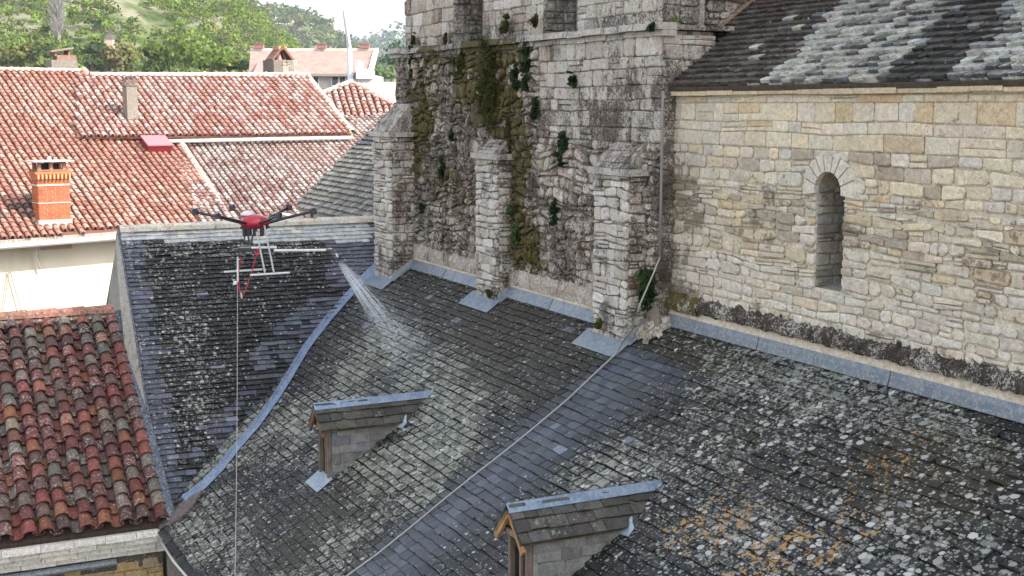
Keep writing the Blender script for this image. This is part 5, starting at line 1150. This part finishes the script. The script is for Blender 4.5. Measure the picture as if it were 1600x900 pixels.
path_tube('eave_cable', [aisle(262, 843) + V((0, -.06, -.02)), aisle(285, 872) + V((0, -.08, -.02)), aisle(310, 905) + V((0, -.06, -.02)), aisle(340, 950)], .012, (.6, .58, .52), 'thin pale cable along the broken slate eave at bottom left', 'cable')

# ================================================================== SPRAYING DRONE
DD = 13.0; ps = DD / F_PX
dc = atd(398, 344, DD); dr = thing('spraying_drone', 'red and black six-armed drone with a white spray boom hovering over the roof', 'drone', dc)
DX, DY = RT, azd(0)
def dp(x, y, off=0): return atd(x, y, DD + off)
mb = MB(); mb.lathe(dc + V((0, 0, -.02)), [(.02, -.05), (.12, -.045), (.155, -.01), (.15, .02), (.11, .055), (.05, .075), (.01, .08)], 20, (.46, .02, .045)); body = mb.build('body', REDP, dr, smooth=True)
mb = MB(); mb.lathe(dc + V((-.02, .0, .012)) - DX * .06, [(.075, .035), (.07, .055), (.03, .078), (.005, .082)], 14, (.75, .73, .72)); mb.build('white_panel', PLAST, body, smooth=True)
tips = []
for k in range(6):
    a = math.radians(60 * k + 4); d_ = DX * math.cos(a) + DY * math.sin(a); tip = dc + d_ * .575 + V((0, 0, .085)); tips.append(tip)
    arm = MB(); arm.tube([dc + d_ * .11 - V((0, 0, .03)), dc + d_ * .30 + V((0, 0, .02)), tip], [.017, .015, .013], 8, (.03, .03, .035)); ao = arm.build('arm', CFIB, dr)
    mo = MB(); mo.lathe(tip, [(.022, -.03), (.032, -.025), (.034, .02), (.02, .03)], 10, (.06, .06, .07)); mo.build('motor', CFIB, ao)
    pr = MB(); pa = R.uniform(0, 3.1); e = V((math.cos(pa), math.sin(pa), 0)); f_ = e.cross(UPZ)
    for s_ in (1, -1):
        L = .235; pts = [tip + V((0, 0, .034)) + e * s_ * (L * q) + f_ * w_ for q, w_ in ((0, .008), (.3, .017), (.7, .013), (1, .004), (1, -.004), (.7, -.010), (.3, -.012), (0, -.008))]
        pr.slab(pts, UPZ, .003, (.05, .05, .055))
    pr.build('propeller', CFIB, ao)
mb = MB()
for k in (-.10, -.055, .0, .07): mb.box(dc + DX * k + V((0, 0, -.10)), DX, DY, UPZ, .014, .05, .055, (.03, .03, .035))
mb.box(dc + V((0, 0, -.07)), DX, DY, UPZ, .13, .07, .012, (.04, .04, .045)); mb.build('battery_pack', CFIB, dr)
mb = MB()
for (x0, y0, x1, y1, o) in ((383, 364, 381, 380, 0), (396, 364, 392, 380, .1), (386, 364, 389, 375, .05)): mb.tube([dp(x0, y0, o), dp(x1, y1, o)], .008, 6, (.03, .03, .03))
mb.box(dp(400, 390), DX, DY, UPZ, .17, .05, .02, (.03, .03, .03)); mb.box(dp(376, 390), DX, DY, UPZ, .06, .03, .012, (.05, .05, .05)); mb.box(dp(428, 392), DX, DY, UPZ, .05, .03, .014, (.04, .04, .04)); mb.build('payload_frame', CFIB, dr)
for (x0, y0, x1, y1, o) in ((413, 352, 428, 425, -.1), (401, 362, 414, 426, -.1)):
    mb = MB(); mb.tube([dp(x0, y0, o), dp(x1, y1, o)], .009, 8, (.55, .54, .52)); mb.build('leg', PLAST, dr)
for (x0, y0, x1, y1, o) in ((391, 430, 453, 426, -.12), (350, 425, 410, 421, .25)):
    mb = MB(); mb.tube([dp(x0, y0, o), dp(x1, y1, o)], .0105, 8, (.70, .70, .68)); mb.build('skid', PLAST, dr)
mb = MB(); mb.tube([dp(393, 387, -.05), dp(432, 386.5, -.05)], .012, 8, (.8, .8, .78)); mb.tube([dp(365, 390, .02), dp(378, 390, .02)], .011, 8, (.7, .7, .68)); mb.build('cross_rail', PLAST, dr)
mb = MB(); mb.tube([dp(371.5, 401, 0), dp(371.5, 441, 0)], .009, 8, (.72, .72, .70)); mb.lathe(dp(367.5, 442), [(.005, -.02), (.02, -.015), (.02, .015), (.005, .02)], 8, (.78, .78, .76)); mb.build('feed_pipe', PLAST, dr)
mb = MB(); mb.tube([dp(428, 391.5, -.05), dp(511, 390.5, -.05)], .012, 8, (.82, .81, .76)); bo = mb.build('spray_boom', PLAST, dr)
mb = MB(); mb.tube([dp(510, 390.5, -.05), dp(520, 391, -.05), dp(527, 395, -.05)], [.018, .016, .013], 8, (.12, .11, .10)); mb.tube([dp(510, 389, -.05), dp(517, 388.5, -.05), dp(524, 392, -.05)], [.008, .009, .006], 6, (.6, .6, .58)); mb.tube([dp(525, 395, -.05), dp(528, 402, -.05)], .010, 8, (.75, .75, .72)); mb.tube([dp(528, 402, -.05), dp(531, 406, -.05)], [.018, .026], 8, (.03, .03, .03)); mb.build('nozzle', TINT, bo)
mb = MB(); mb.tube([dp(377, 402, .05), dp(372, 430, .03), dp(374, 452, 0), dp(378, 466, 0), dp(384, 452, 0), dp(392, 430, 0), dp(401, 397, 0)], .006, 6, (.55, .04, .06)); mb.tube([dp(401, 399, -.06), dp(399, 393, -.06), dp(402, 390, -.06), dp(404.5, 394, -.06), dp(402, 399, -.06)], .009, 6, (.7, .04, .09)); mb.tube([dp(378, 466, 0), dp(376.5, 457, 0)], .009, 6, (.7, .5, .48)); mb.build('red_strap', TINT, dr)
b_ = dp(371, 441); path_tube('supply_hose', [b_] + [atd(lerp(371, 366, t_) + 1.5 * math.sin(t_ * 3), lerp(441, 960, t_), lerp(13, 9.2, t_)) for t_ in (.15, .3, .45, .6, .8, 1)], .0034, (.36, .34, .32), 'thin supply hose hanging straight down from the drone', 'hose')
# spray
mb = MB(); N0 = dp(529, 407, -.05)
for i in range(130):
    k = R.uniform(-1, 1); dp_ = R.uniform(0, 1) ** 1.6; T = hp(600 + k * 22 + dp_ * 62, 492 - k * 12 + dp_ * 108, .04); st = N0 + RT * (k * .028)
    mid = st.lerp(T, .5) + UPZ * .03; t0 = R.random() * .1 if i < 70 else R.uniform(.1, .7); t1 = min(1, t0 + (R.uniform(.3, .7) if i < 70 else R.uniform(.1, .3)))
    q = lambda t: st * (1 - t) ** 2 + mid * 2 * t * (1 - t) + T * t * t
    mb.tube([q(t0), q((t0 + t1) / 2), q(t1)], [.0015, .004, .0015], 3, cap=False)
for i in range(2600):
    dp_ = R.random(); k = R.gauss(0, .5); T = hp(600 + dp_ * 75 + k * (22 + 30 * dp_), 500 + dp_ * 118 - k * 14, .03); t_ = R.uniform(.55, 1)
    p = N0.lerp(T, t_) + UPZ * .03 * (1 - t_) + V((R.gauss(0, .03), R.gauss(0, .03), abs(R.gauss(0, .04)))); s_ = R.uniform(.0025, .006)
    mb.add([p + RT * s_, p + UP * s_, p - RT * s_, p - UP * s_, p + FW * s_, p - FW * s_], [(0, 1, 4), (1, 2, 4), (2, 3, 4), (3, 0, 4), (1, 0, 5), (2, 1, 5), (3, 2, 5), (0, 3, 5)])
tag(mb.build('water_spray', WATER), 'white jets and droplets of spray falling from the drone nozzle', 'spray', kind='stuff')

# ================================================================== HAZE
mb = MB(); mb.abox(-1150, 250, -420, 900, -10, 190); m = bpy.data.materials.new('thin_haze'); m.use_nodes = True; t = m.node_tree; t.nodes.remove(t.nodes['Principled BSDF'])
pv = t.nodes.new('ShaderNodeVolumePrincipled'); pv.inputs['Color'].default_value = (.86, .91, 1, 1); pv.inputs['Density'].default_value = .0003; t.links.new(pv.outputs[0], t.nodes['Material Output'].inputs['Volume'])
tag(mb.build('haze', m), 'thin pale air haze softening the far hills', 'haze', kind='stuff')
